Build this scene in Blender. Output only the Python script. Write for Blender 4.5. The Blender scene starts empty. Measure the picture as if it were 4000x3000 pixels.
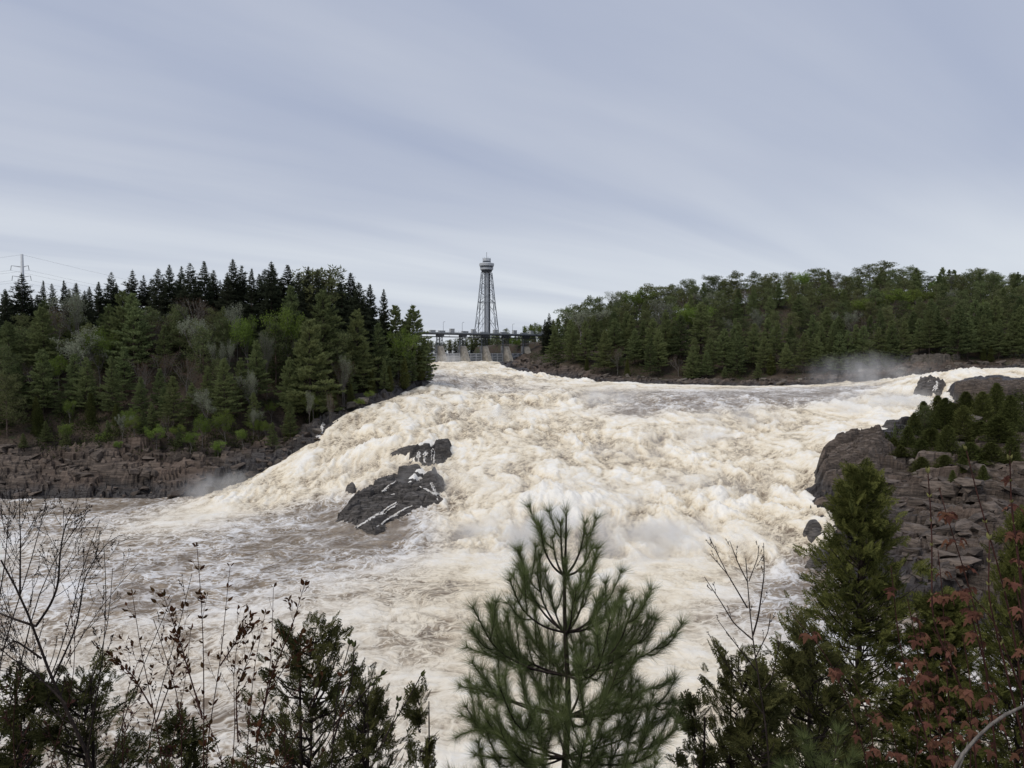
import bpy, math, random
import numpy as np
from mathutils import Vector, Matrix

# ------------------------------------------------------------------ camera
SC = bpy.context.scene
COL = SC.collection
FPX = 2753.0                      # focal length in pixels of a 4000 px wide frame
CAM_Z = 30.0                      # eye height above the lower pool
PITCH = math.atan((1500 - 1390) / FPX)
cd = bpy.data.cameras.new('camera')
cd.sensor_width = 36.0
cd.lens = 36.0 * FPX / 4000.0
cd.clip_start = 0.1
cd.clip_end = 12000.0
cam = bpy.data.objects.new('camera', cd)
COL.objects.link(cam)
cam.location = (0, 0, CAM_Z)
cam.rotation_euler = (math.pi / 2 - PITCH, 0, 0)
SC.camera = cam

# ------------------------------------------------------------------ sky and sun (thin overcast)
SUN_EL, SUN_AZ = math.radians(52), math.radians(-128)      # azimuth measured from +Y towards +X
world = bpy.data.worlds.new('World')
SC.world = world
world.use_nodes = True
wn, wl = world.node_tree.nodes, world.node_tree.links
wn.clear()


def wnode(t, **kw):
    n = wn.new(t)
    for k, v in kw.items():
        setattr(n, k, v)
    return n


w_out = wnode('ShaderNodeOutputWorld')
w_bg = wnode('ShaderNodeBackground')
w_bg.inputs['Strength'].default_value = 0.1
w_sky = wnode('ShaderNodeTexSky', sky_type='NISHITA', sun_disc=False, sun_elevation=SUN_EL,
              sun_rotation=SUN_AZ, altitude=100.0, air_density=1.0, dust_density=2.5)
tc = wnode('ShaderNodeTexCoord')
sep = wnode('ShaderNodeSeparateXYZ')
wl.new(tc.outputs['Generated'], sep.inputs[0])


def wmath(op, a, b=None, c=None, clamp=False):
    n = wnode('ShaderNodeMath', operation=op, use_clamp=clamp)
    for i, v in enumerate((a, b, c)):
        if v is None:
            continue
        if isinstance(v, (int, float)):
            n.inputs[i].default_value = v
        else:
            wl.new(v, n.inputs[i])
    return n.outputs[0]


# cloud deck: direction projected on a high flat layer so streaks bunch up towards the horizon
zc = wmath('ADD', wmath('MAXIMUM', sep.outputs['Z'], 0.0), 0.10)
cx = wmath('DIVIDE', sep.outputs['X'], zc)
cy = wmath('DIVIDE', sep.outputs['Y'], zc)
comb = wnode('ShaderNodeCombineXYZ')
wl.new(cx, comb.inputs[0]); wl.new(cy, comb.inputs[1])


def wnoise(scale, rot, sx, sy, detail, rough, dist, off):
    m = wnode('ShaderNodeMapping', vector_type='TEXTURE')
    m.inputs['Rotation'].default_value = (0, 0, math.radians(rot))
    m.inputs['Scale'].default_value = (sx, sy, 1)
    m.inputs['Location'].default_value = (off, off * 0.7, 0)
    wl.new(comb.outputs[0], m.inputs['Vector'])
    n = wnode('ShaderNodeTexNoise')
    n.inputs['Scale'].default_value = scale
    n.inputs['Detail'].default_value = detail
    n.inputs['Roughness'].default_value = rough
    n.inputs['Distortion'].default_value = dist
    wl.new(m.outputs[0], n.inputs['Vector'])
    return n.outputs['Fac']


def wramp(fac, p0, p1, smooth=True):
    n = wnode('ShaderNodeMapRange', interpolation_type='SMOOTHSTEP' if smooth else 'LINEAR')
    n.inputs['From Min'].default_value = p0
    n.inputs['From Max'].default_value = p1
    wl.new(fac, n.inputs['Value'])
    return n.outputs['Result']


def wmix(f, a, b):
    n = wnode('ShaderNodeMix', data_type='RGBA')
    if isinstance(f, float):
        n.inputs[0].default_value = f
    else:
        wl.new(f, n.inputs[0])
    for i, v in ((6, a), (7, b)):
        if isinstance(v, tuple):
            n.inputs[i].default_value = (*v, 1)
        else:
            wl.new(v, n.inputs[i])
    return n.outputs[2]


streak = wramp(wnoise(1.0, 42, 5.5, 1.05, 4, 0.50, 0.4, 3.1), 0.32, 0.68)
broad = wramp(wnoise(0.26, 20, 1.4, 0.9, 2, 0.45, 0.3, 7.7), 0.30, 0.70)
fine = wramp(wnoise(1.0, 36, 2.4, 0.42, 5, 0.55, 0.3, 1.3), 0.25, 0.75)
dens = wmath('ADD', wmath('ADD', wmath('MULTIPLY', streak, 0.50), wmath('MULTIPLY', broad, 0.32)), wmath('MULTIPLY', fine, 0.18))
# thicker grey-blue cloud / thinner pale veil (radiance x10, the background runs at 0.1)
cloud = wmix(dens, (3.45, 3.92, 5.20), (5.50, 5.80, 6.50))
# the deck is seen through more lit air towards the horizon: paler all round
hor = wramp(wmath('MAXIMUM', sep.outputs['Z'], 0.0), 0.26, 0.0)
hor2 = wmath('MULTIPLY', hor, wmath('ADD', wmath('MULTIPLY', streak, 0.45), 0.50))
cloud = wmix(hor2, cloud, (7.2, 7.6, 8.0))
full = wmix(0.90, w_sky.outputs['Color'], cloud)
wl.new(full, w_bg.inputs['Color'])
wl.new(w_bg.outputs[0], w_out.inputs['Surface'])

sd = bpy.data.lights.new('sun', 'SUN')
sd.energy = 1.45
sd.angle = math.radians(22)
sd.color = (1.0, 0.95, 0.87)
sun = bpy.data.objects.new('sun', sd)
COL.objects.link(sun)
_sv = Vector((math.sin(SUN_AZ) * math.cos(SUN_EL), math.cos(SUN_AZ) * math.cos(SUN_EL), math.sin(SUN_EL)))
sun.rotation_euler = _sv.to_track_quat('Z', 'Y').to_euler()
sun.location = (0, -30, 120)

SC.view_settings.view_transform = 'Standard'
SC.view_settings.look = 'None'
SC.view_settings.exposure = 0.18
SC.view_settings.gamma = 1.0
SC.render.engine = 'CYCLES'
SC.cycles.max_bounces = 5
SC.cycles.diffuse_bounces = 3
SC.cycles.glossy_bounces = 2
SC.cycles.transmission_bounces = 2
SC.cycles.transparent_max_bounces = 6
SC.cycles.volume_bounces = 2
SC.cycles.volume_step_rate = 2.0
SC.cycles.volume_max_steps = 128
SC.cycles.use_denoising = True

RNG = np.random.default_rng(11)
random.seed(5)

# ------------------------------------------------------------------ helpers
_ct, _st = math.cos(PITCH), math.sin(PITCH)


def ray(px, py):
    u, v = (px - 2000) / FPX, (1500 - py) / FPX
    return np.array([u, _ct + v * _st, -_st + v * _ct])


def at(px, py, Y):
    """the point at forward distance Y that the photograph shows at (px, py)"""
    d = ray(px, py)
    p = d * (Y / d[1])
    return np.array([p[0], p[1], p[2] + CAM_Z])


def pix(p):
    """world point -> photograph pixel"""
    x, y, z = p[0], p[1], p[2] - CAM_Z
    f = y * _ct - z * _st
    return 2000 + FPX * x / f, 1500 - FPX * (y * _st + z * _ct) / f


_perm = np.random.default_rng(3).permutation(256).astype(np.int32)
_perm = np.concatenate([_perm, _perm, _perm])
_ga = np.linspace(0, 2 * np.pi, 257)[:256]
_gx, _gy = np.cos(_ga).astype(np.float32), np.sin(_ga).astype(np.float32)


def perlin(x, y, seed=0):
    x = np.asarray(x, np.float32); y = np.asarray(y, np.float32)
    xf, yf = np.floor(x), np.floor(y)
    xi = (xf.astype(np.int32) + seed * 37) & 255
    yi = (yf.astype(np.int32) + seed * 91) & 255
    fx, fy = x - xf, y - yf
    u = fx * fx * fx * (fx * (fx * 6 - 15) + 10)
    v = fy * fy * fy * (fy * (fy * 6 - 15) + 10)

    def g(ix, iy, dx, dy):
        h = _perm[_perm[ix & 255] + (iy & 255)]
        return _gx[h] * dx + _gy[h] * dy
    n00, n10 = g(xi, yi, fx, fy), g(xi + 1, yi, fx - 1, fy)
    n01, n11 = g(xi, yi + 1, fx, fy - 1), g(xi + 1, yi + 1, fx - 1, fy - 1)
    a = n00 + u * (n10 - n00)
    b = n01 + u * (n11 - n01)
    return (a + v * (b - a)) * 1.5


def fbm(x, y, octs=4, seed=0, gain=0.5, lac=2.03, mode=''):
    s, a, t = 0.0, 1.0, 0.0
    for o in range(octs):
        n = perlin(x, y, seed + o * 7)
        if mode == 'billow':
            n = np.abs(n) * 2 - 0.6
        elif mode == 'ridge':
            n = 0.6 - np.abs(n) * 2
        s = s + a * n
        t += a
        a *= gain
        x = x * lac + 13.7; y = y * lac - 4.1
    return s / t


def cells(x, y, seed=0):
    """jittered cells: distance to nearest point, to the second nearest and a random value of the nearest cell"""
    xi, yi = np.floor(x).astype(np.int32), np.floor(y).astype(np.int32)
    d1 = np.full(x.shape, 9.0, np.float32); d2 = d1.copy(); r1 = np.zeros(x.shape, np.float32)
    for ox in (-1, 0, 1):
        for oy in (-1, 0, 1):
            cxx, cyy = xi + ox, yi + oy
            h = _perm[_perm[(cxx + seed * 17) & 255] + ((cyy + seed * 5) & 255)]
            h2 = _perm[h + 71]
            dx, dy = cxx + h / 255.0 - x, cyy + h2 / 255.0 - y
            d = dx * dx + dy * dy
            m = d < d1
            d2 = np.where(m, d1, np.minimum(d2, d))
            r1 = np.where(m, _perm[h2 + 29] / 255.0, r1)
            d1 = np.where(m, d, d1)
    return np.sqrt(d1), np.sqrt(d2), r1


def sstep(a, b, x):
    t = np.clip((x - a) / (b - a), 0, 1)
    return t * t * (3 - 2 * t)


def mesh_np(name, V, F, mat=None, smooth=False, attrs=None, mats=None, mat_idx=None):
    """mesh from arrays; F is (n,3) or (n,4)"""
    V = np.ascontiguousarray(V, np.float32); F = np.ascontiguousarray(F, np.int32)
    me = bpy.data.meshes.new(name)
    n, k = F.shape
    me.vertices.add(len(V)); me.vertices.foreach_set('co', V.ravel())
    me.loops.add(n * k); me.loops.foreach_set('vertex_index', F.ravel())
    me.polygons.add(n)
    me.polygons.foreach_set('loop_start', np.arange(0, n * k, k, dtype=np.int32))
    try:
        me.polygons.foreach_set('loop_total', np.full(n, k, np.int32))
    except Exception:
        pass
    if attrs:
        for an, av in attrs.items():
            at_ = me.attributes.new(an, 'FLOAT', 'POINT')
            at_.data.foreach_set('value', np.ascontiguousarray(av, np.float32))
    me.update(calc_edges=True)
    me.polygons.foreach_set('use_smooth', np.full(n, bool(smooth)))
    for m in (mats or ([mat] if mat else [])):
        me.materials.append(m)
    if mat_idx is not None:
        me.polygons.foreach_set('material_index', np.ascontiguousarray(mat_idx, np.int32))
    return me


def link(name, me, parent=None, loc=None):
    o = bpy.data.objects.new(name, me)
    COL.objects.link(o)
    if parent is not None:
        o.parent = parent
    if loc is not None:
        o.location = loc
    return o


def tag(o, label=None, cat=None, group=None, kind=None):
    if label: o['label'] = label
    if cat: o['category'] = cat
    if group: o['group'] = group
    if kind: o['kind'] = kind
    return o


def empty(name, loc, rz=0.0, sc=1.0):
    o = bpy.data.objects.new(name, None)
    COL.objects.link(o)
    o.location = loc
    o.rotation_euler = (0, 0, rz)
    o.scale = (sc, sc, sc) if not isinstance(sc, tuple) else sc
    o.empty_display_size = 0.3
    return o


class MB:
    """collects triangles / quads (quads stored as two triangles)"""
    def __init__(self):
        self.V, self.F, self.n = [], [], 0

    def add(self, V, F):
        V = np.asarray(V, float); F = np.asarray(F, int)
        if F.shape[1] == 4:
            F = np.concatenate([F[:, [0, 1, 2]], F[:, [0, 2, 3]]])
        self.V.append(V); self.F.append(F + self.n); self.n += len(V)
        return self

    def box(self, c, s, R=None):
        x, y, z = [v / 2 for v in s]
        v = np.array([[-x, -y, -z], [x, -y, -z], [x, y, -z], [-x, y, -z], [-x, -y, z], [x, -y, z], [x, y, z], [-x, y, z]])
        if R is not None:
            v = v @ np.asarray(R).T
        return self.add(v + np.asarray(c), [[0, 3, 2, 1], [4, 5, 6, 7], [0, 1, 5, 4], [1, 2, 6, 5], [2, 3, 7, 6], [3, 0, 4, 7]])

    def tube(self, pts, rad, sides=4, cap=False):
        pts = np.asarray(pts, float); n = len(pts)
        rad = np.broadcast_to(np.asarray(rad, float), (n,))
        tg = np.gradient(pts, axis=0)
        tg /= np.linalg.norm(tg, axis=1, keepdims=True) + 1e-9
        ref = np.where(np.abs(tg[:, 2:3]) < 0.9, np.array([[0, 0, 1.0]]), np.array([[1.0, 0, 0]]))
        if np.abs(tg[:, 2]).max() > 0.9 and np.abs(tg[:, 2]).min() <= 0.9:
            ref = np.tile(np.array([[0.37, 0.93, 0.0]]), (n, 1))
        a = np.cross(tg, ref); a /= np.linalg.norm(a, axis=1, keepdims=True) + 1e-9
        b = np.cross(tg, a)
        th = np.arange(sides) / sides * 2 * np.pi
        ring = (np.cos(th)[None, :, None] * a[:, None, :] + np.sin(th)[None, :, None] * b[:, None, :]) * rad[:, None, None] + pts[:, None, :]
        V = ring.reshape(-1, 3)
        i = np.arange(n - 1)[:, None] * sides; j = np.arange(sides)[None, :]; k = (j + 1) % sides
        F = np.stack([i + j, i + k, i + sides + k, i + sides + j], -1).reshape(-1, 4)
        self.add(V, F)
        if cap:
            m = self.n
            for base, rev in ((m - n * sides, True), (m - sides, False)):
                idx = [base + q for q in range(sides)]
                tri = np.array([[idx[0], idx[q + 1], idx[q]] if rev else [idx[0], idx[q], idx[q + 1]] for q in range(1, sides - 1)])
                self.F.append(tri)
        return self

    def bar(self, p, q, r, sides=4):
        return self.tube([p, q], r, sides, True)

    def arrays(self):
        return np.concatenate(self.V), np.concatenate(self.F)

    def mesh(self, name, mat, smooth=False):
        V, F = self.arrays()
        return mesh_np(name, V, F, mat, smooth)

    def build(self, name, mat, parent=None, smooth=False, loc=None):
        return link(name, self.mesh(name, mat, smooth), parent, loc)


# ------------------------------------------------------------------ material helper
class NT:
    def __init__(self, name):
        self.m = bpy.data.materials.new(name)
        self.m.use_nodes = True
        self.n, self.l = self.m.node_tree.nodes, self.m.node_tree.links
        self.n.clear()
        self.out = self.n.new('ShaderNodeOutputMaterial')

    def put(self, sock, v):
        if v is None:
            return
        if hasattr(v, 'is_linked') or isinstance(v, bpy.types.NodeSocket):
            self.l.new(v, sock)
        elif isinstance(v, tuple) and sock.type == 'RGBA' and len(v) == 3:
            sock.default_value = (*v, 1)
        else:
            sock.default_value = v

    def node(self, t, ins=None, **kw):
        n = self.n.new(t)
        for k, v in kw.items():
            setattr(n, k, v)
        for k, v in (ins or {}).items():
            self.put(n.inputs[k], v)
        return n

    def math(self, op, a, b=None, clamp=False):
        return self.node('ShaderNodeMath', {k: v for k, v in ((0, a), (1, b)) if v is not None}, operation=op, use_clamp=clamp).outputs[0]

    def mix(self, f, a, b, blend='MIX'):
        n = self.node('ShaderNodeMix', {0: f, 6: a, 7: b}, data_type='RGBA', blend_type=blend)
        return n.outputs[2]

    def rng(self, v, a, b, c=0.0, d=1.0, interp='SMOOTHSTEP'):
        return self.node('ShaderNodeMapRange', {'Value': v, 'From Min': a, 'From Max': b, 'To Min': c, 'To Max': d}, interpolation_type=interp).outputs[0]

    def noise(self, vec, scale, detail=4, rough=0.55, dist=0.0, norm=True):
        return self.node('ShaderNodeTexNoise', {'Vector': vec, 'Scale': scale, 'Detail': detail, 'Roughness': rough, 'Distortion': dist}).outputs['Fac']

    def mapping(self, vec, scale=(1, 1, 1), rot=(0, 0, 0), loc=(0, 0, 0), vt='POINT'):
        return self.node('ShaderNodeMapping', {'Vector': vec, 'Scale': scale, 'Rotation': rot, 'Location': loc}, vector_type=vt).outputs[0]

    def attr(self, name):
        return self.node('ShaderNodeAttribute', attribute_name=name).outputs['Fac']

    def obj(self):
        return self.node('ShaderNodeTexCoord').outputs['Object']

    def pos(self):
        return self.node('ShaderNodeNewGeometry').outputs['Position']

    def bump(self, h, strength=0.5, dist=0.1, normal=None):
        return self.node('ShaderNodeBump', {'Height': h, 'Strength': strength, 'Distance': dist, 'Normal': normal}).outputs[0]

    def principled(self, color, rough=0.8, spec=0.3, normal=None, **kw):
        ins = {'Base Color': color, 'Roughness': rough, 'Specular IOR Level': spec, 'Normal': normal}
        ins.update(kw)
        p = self.node('ShaderNodeBsdfPrincipled', ins)
        self.l.new(p.outputs[0], self.out.inputs['Surface'])
        return p


def plain(name, col, rough=0.8, spec=0.3, var=0.25, scale=3.0, metal=0.0):
    t = NT(name)
    n = t.noise(t.obj(), scale, 5, 0.6)
    dark = tuple(c * (1 - var) for c in col); light = tuple(min(1, c * (1 + var)) for c in col)
    c = t.mix(t.rng(n, 0.3, 0.7), dark, light)
    t.principled(c, rough, spec, None, **{'Metallic': metal})
    return t.m
# ------------------------------------------------------------------ the lie of the land
# shoreline, in metres (x to the right, y away from the viewer, lower pool = 0); third value = water level there
LEFT = [(-220, 128, 0), (-160, 146, 0), (-107, 147, 0), (-86, 149, 0), (-70, 149, 0), (-61, 152, 1.8), (-57, 158, 3.6), (-48, 172, 9.2),
        (-44, 185, 14.2), (-37, 205, 17.2), (-28.5, 235, 20.4), (-30, 265, 22.6), (-34, 300, 24.3), (-48, 340, 25.2), (-62, 380, 25.8)]
FARR = [(-6, 420, 26.2), (-7, 395, 25.6), (0, 362, 23.4), (6, 335, 22.0), (28, 312, 19.9), (43, 301, 18.9), (74, 290, 18.0), (101, 281, 18.0), (120, 276, 18.8),
        (137, 271, 20.6), (152, 263, 22.8), (167, 256, 24.3), (181, 251, 25.3), (240, 262, 25.8)]
NEARR = [(220, 206, 25.6), (152, 197, 25.0), (138, 197, 24.8), (126, 196, 24.0), (119, 190, 22.4), (114, 182, 18.6), (102, 170, 16.4), (80, 152, 13.8),
         (66, 140, 12.0), (55, 128, 8.4), (50.6, 118, 5.9), (50, 110, 4.6), (44.5, 98, 1.2), (44, 90, 0.1), (50, 78, 0), (55, 75, 0), (75, 68, 0), (100, 58, 0)]
NEAR = [(100, 40, 0), (-220, 40, 0)]
SHORE = LEFT + FARR + NEARR + NEAR
poly = np.array([(a, b) for a, b, c in SHORE], float)


def sdist(x, y, P):
    """signed distance to polygon, negative inside"""
    sh = x.shape; x = x.ravel(); y = y.ravel()
    d = np.full(x.shape, 1e9); ins = np.zeros(x.shape, bool)
    for i in range(len(P)):
        a, b = P[i], P[(i + 1) % len(P)]
        e = b - a
        t = np.clip(((x - a[0]) * e[0] + (y - a[1]) * e[1]) / (e @ e), 0, 1)
        d = np.minimum(d, (x - a[0] - t * e[0]) ** 2 + (y - a[1] - t * e[1]) ** 2)
        c = ((a[1] > y) != (b[1] > y)) & (x < (b[0] - a[0]) * (y - a[1]) / (b[1] - a[1] + 1e-12) + a[0])
        ins ^= c
    d = np.sqrt(d)
    return np.where(ins, -d, d).reshape(sh)


def tps(P, Z, lam=0.05):
    P = np.asarray(P, float) / 100; Z = np.asarray(Z, float)
    n = len(P)

    def U(r2):
        return 0.5 * r2 * np.log(r2 + 1e-9)
    r2 = ((P[:, None] - P[None]) ** 2).sum(-1)
    A = np.zeros((n + 3, n + 3))
    A[:n, :n] = U(r2) + np.eye(n) * lam * 0.01
    A[:n, n] = 1; A[:n, n + 1:] = P; A[n, :n] = 1; A[n + 1:, :n] = P.T
    w = np.linalg.solve(A, np.concatenate([Z, np.zeros(3)]))

    def f(x, y):
        x = x / 100; y = y / 100
        s = w[n] + w[n + 1] * x + w[n + 2] * y
        for i in range(n):
            s = s + w[i] * U((x - P[i, 0]) ** 2 + (y - P[i, 1]) ** 2)
        return s
    return f


GX0, GX1, GY0, GY1, GS = -420.0, 480.0, -60.0, 520.0, 1.5
gx = np.arange(GX0, GX1 + GS, GS); gy = np.arange(GY0, GY1 + GS, GS)
GXX, GYY = np.meshgrid(gx, gy)


def gsample(G, x, y):
    fx = np.clip((np.asarray(x, float) - GX0) / GS, 0, len(gx) - 1.001); fy = np.clip((np.asarray(y, float) - GY0) / GS, 0, len(gy) - 1.001)
    ix, iy = fx.astype(int), fy.astype(int)
    tx, ty = fx - ix, fy - iy
    return (G[iy, ix] * (1 - tx) + G[iy, ix + 1] * tx) * (1 - ty) + (G[iy + 1, ix] * (1 - tx) + G[iy + 1, ix + 1] * tx) * ty


SDG = sdist(GXX, GYY, poly)

# water level: shore values plus points in the stream
wp = [(a, b, c) for a, b, c in LEFT + FARR + NEARR]
wi = [(1900, 1413, 405), (1800, 1440, 330), (1800, 1515, 240), (1700, 1640, 185), (1500, 1750, 165), (1200, 1850, 153),
      (2200, 1700, 170), (2200, 1900, 132), (2200, 1560, 218), (2200, 1495, 270), (2000, 1450, 315), (2000, 1500, 255), (2000, 1600, 200),
      (2000, 1800, 152), (1900, 1950, 130), (2450, 1500, 270), (2450, 1640, 186), (2450, 1800, 152), (2450, 1950, 128), (2800, 2000, 120),
      (2800, 1850, 140), (2800, 1750, 156), (3000, 1700, 162), (3000, 1900, 130), (3050, 2100, 108),
      (2700, 1562, 205), (2900, 1552, 208), (3100, 1560, 204), (3300, 1556, 200), (2700, 1528, 240), (3000, 1522, 245),
      (2700, 1640, 184), (2950, 1640, 182), (3150, 1630, 182), (3350, 1620, 180),
      (3200, 1700, 158), (3450, 1645, 165), (3480, 1500, 228), (3400, 1515, 225), (3560, 1520, 196), (3600, 1580, 180), (3640, 1462, 222), (3750, 1455, 235)]
for px, py, Y in wi:
    p = at(px, py, Y)
    wp.append(tuple(p))
for x, y in [(-200, 60), (-200, 100), (-150, 60), (-150, 125), (-100, 60), (-100, 125), (-70, 60), (-70, 132), (-45, 50), (-45, 100), (-45, 134), (-28, 116), (-28, 90), (0, 50), (0, 80), (-10, 107), (8, 106), (22, 105),
             (30, 70), (38, 92), (60, 50), (34, 98), (100, 45), (-120, 142), (-84, 140)]:
    wp.append((x, y, 0.0))
wp = np.array(wp)
WG = tps(wp[:, :2], wp[:, 2])(GXX, GYY)
WG = np.maximum(WG, 0.0)
_k = np.array([1, 4, 6, 4, 1]) / 16.0


def blur(G, n=1):
    for _ in range(n):
        G = sum(_k[i] * np.roll(G, i - 2, 0) for i in range(5))
        G = sum(_k[i] * np.roll(G, i - 2, 1) for i in range(5))
    return G


WG = blur(WG, 1)
# a short step under the white curtain beside the blocky ledge
WG = WG + 1.7 * sstep(157.5, 160.5, GYY + .12 * (GXX + 28)) * sstep(186, 166, GYY) * sstep(-40, -34, GXX) * sstep(-17, -21, GXX)
# nearest-shore level beyond the shore, so that the sheet does not climb the banks
WOUT = np.clip(SDG, 0, 12)
WATER = WG - 0.45 * WOUT


def water_z(x, y):
    return gsample(WATER, x, y)


def hit_water(px, py):
    """where the sight line through a pixel meets the mean water surface"""
    d = ray(px, py)
    Y = np.linspace(40, 430, 3900)
    t = Y / d[1]
    z = CAM_Z + d[2] * t
    w = water_z(d[0] * t, Y)
    i = int(np.argmax(z < w))
    return np.array([d[0] * t[i], Y[i], w[i]])


# ground: the shore, the banks and the hills
tp = []
for S in (LEFT, FARR, NEARR):
    for (a, b) in zip(S[:-1], S[1:]):
        L = math.hypot(b[0] - a[0], b[1] - a[1])
        n = max(1, int(L / 9))
        for k in range(n):
            t = k / n
            tp.append(tuple(a[i] + (b[i] - a[i]) * t + (0.2 if i == 2 else 0) for i in range(3)))
    tp.append(S[-1])


def tat(px, py, Y):
    tp.append(tuple(at(px, py, Y)))


# left bank: rock shelf, then the wooded hill
for px, py, Y in [(-400, 1715, 164), (0, 1722, 165), (300, 1735, 165), (700, 1745, 165), (950, 1768, 168), (1120, 1722, 178), (1250, 1655, 190), (1400, 1590, 200)]:
    tat(px, py, Y)
for x, y, z in [(-150, 157, 6), (-118, 157, 6), (-95, 158, 6), (-76, 158, 5.5), (-62, 163, 6),
                (-40, 222, 22), (-42, 250, 25), (-50, 300, 28), (-75, 350, 31), (-80, 400, 38),
                (-150, 182, 17), (-110, 182, 18), (-80, 184, 18), (-64, 194, 20), (-52, 208, 21),
                (-170, 198, 24), (-125, 198, 27), (-92, 198, 28), (-72, 208, 28), (-58, 222, 28),
                (-190, 215, 29), (-140, 214, 32), (-100, 214, 35), (-80, 222, 35), (-62, 240, 31), (-58, 270, 30),
                (-220, 240, 31), (-150, 240, 35), (-100, 245, 38), (-75, 260, 35), (-300, 230, 28), (-400, 240, 30), (-400, 150, 12), (-300, 160, 10),
                (-120, 300, 36), (-200, 320, 34), (-300, 350, 34), (-400, 400, 34), (-120, 400, 36), (-120, 480, 36), (-250, 500, 35), (-400, 510, 35)]:
    tp.append((x, y, z))
# right hill
for px, py, Y in [(2200, 1436, 330), (2350, 1455, 322), (2500, 1464, 316), (2700, 1473, 308), (2900, 1478, 300), (3100, 1460, 296), (3300, 1430, 293), (3500, 1400, 285), (3600, 1385, 281),
                  (3800, 1400, 275), (4000, 1400, 270), (4300, 1400, 268)]:
    tat(px, py, Y)
for x, y, z in [(14, 362, 25), (18, 392, 30), (10, 400, 27), (30, 420, 36), (20, 445, 38), (60, 335, 28), (90, 330, 29), (120, 325, 30), (150, 318, 33), (190, 305, 36), (240, 300, 38),
                (45, 375, 38), (80, 370, 44), (120, 365, 47), (165, 355, 48), (210, 345, 48), (270, 335, 48), (340, 330, 48),
                (50, 415, 43), (90, 415, 54), (135, 415, 60), (180, 412, 64), (225, 410, 66), (280, 405, 64), (340, 400, 62), (420, 390, 60),
                (60, 460, 44), (140, 470, 60), (240, 460, 66), (340, 450, 62), (460, 430, 58), (100, 515, 48), (240, 515, 60), (400, 515, 56), (300, 280, 36), (460, 300, 46)]:
    tp.append((x, y, z))
# right near bank
for px, py, Y in [(3400, 1736, 136), (3330, 1770, 131), (3500, 1700, 146), (3450, 1850, 122), (3300, 1900, 121), (3700, 1850, 120), (3950, 1850, 120), (3500, 2020, 105), (3700, 2000, 104), (3950, 2000, 102),
                  (3500, 2200, 92), (3700, 2250, 88), (3950, 2250, 86), (3720, 2400, 81), (3950, 2420, 79), (3900, 1700, 140), (3650, 1660, 152), (4000, 1620, 157),
                  (3900, 1575, 172), (3760, 1585, 174), (3740, 1490, 188), (3830, 1480, 191), (3950, 1472, 196), (4100, 1465, 200), (4300, 1500, 180), (4300, 1700, 140), (4300, 2000, 105), (4300, 2300, 85)]:
    tat(px, py, Y)
for x, y, z in [(230, 205, 27), (320, 230, 30), (460, 240, 34), (200, 160, 22), (300, 150, 26), (150, 90, 8), (130, 65, 3), (250, 80, 16), (400, 100, 28), (460, 40, 30), (300, 20, 20), (160, 30, 4)]:
    tp.append((x, y, z))
tp = np.array(tp)
TG = tps(tp[:, :2], tp[:, 2], 0.02)(GXX, GYY)
TG = np.where(SDG > 0, np.maximum(TG, WG - 0.3 - 0.3 * np.clip(SDG - 6, 0, 40)), TG)
TG = np.where(SDG > 0, np.maximum(TG, -3), TG)
TG = np.where(SDG < 0, WG - np.minimum(3.5, 0.2 - 0.55 * SDG), TG)
# the cliff top the viewer stands on: level behind, falling steeply in front
CLIFF = CAM_Z - 1.7 - 0.74 * np.clip(GYY - 0.3, 0, None) + 0.0 * GXX
TG = np.where(GYY < 43.5, CLIFF, TG)


_s = (GXX + 16) * math.cos(math.radians(35)) + (GYY - 415) * math.sin(math.radians(35))
_d = -(GXX + 16) * math.sin(math.radians(35)) + (GYY - 415) * math.cos(math.radians(35))      # distance upstream of the dam
_bas = sstep(2.0, 7.0, _d) * sstep(52, 46, _s)
TG = TG * (1 - _bas) + np.minimum(TG, 27.0) * _bas


def ground_base(x, y):
    return gsample(TG, x, y)


# ---- rock detail on the banks, as a function of the plan so that any mesh or placement can ask for it
def rock_mask(x, y):
    d = gsample(SDG, x, y)
    near = y < 44
    right = (x > 40) & (y < 240)
    left = x < 0
    lim = np.where(right, 60.0, np.where(left, np.where(x < -58, 19.0, 7.0), np.where(y > 330, 16.0, 13.0)))
    lim = lim + perlin(x * 0.08, y * 0.08, 4) * 5
    m = sstep(lim + 3, lim - 3, d)
    return np.where(near, 0.0, m)


def rock_relief(x, y, tone=False):
    """stepped slabs: tilted beds broken into blocks"""
    wx = x + perlin(x * 0.15, y * 0.15, 21) * 3; wy = y + perlin(x * 0.15, y * 0.15, 22) * 3
    a1, b1, r1 = cells(wx * 0.10, wy * 0.36, 1)
    a2, b2, r2 = cells((wx + wy * 0.3) * 0.25, wy * 0.85, 2)
    a3, b3, r3 = cells(wx * .7 + 5, wy * 1.8, 3)
    h = (r1 - 0.5) * 2.9 + (r2 - 0.5) * 1.7 + (r3 - 0.5) * 0.6
    h += 0.5 * fbm(x * 0.2, y * 0.2, 3, 31)
    if tone:
        return np.clip(.45 * r1 + .35 * r2 + .2 * r3, 0, 1)
    # open joints between the blocks
    h -= 1.1 * sstep(0.10, 0.0, b1 - a1) + 0.7 * sstep(0.12, 0.0, b2 - a2) + 0.3 * sstep(0.15, 0, b3 - a3)
    # each block's top tilts a little
    h += 0.25 * np.sin(wx * 0.5 + r1 * 9)
    return h


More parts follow.
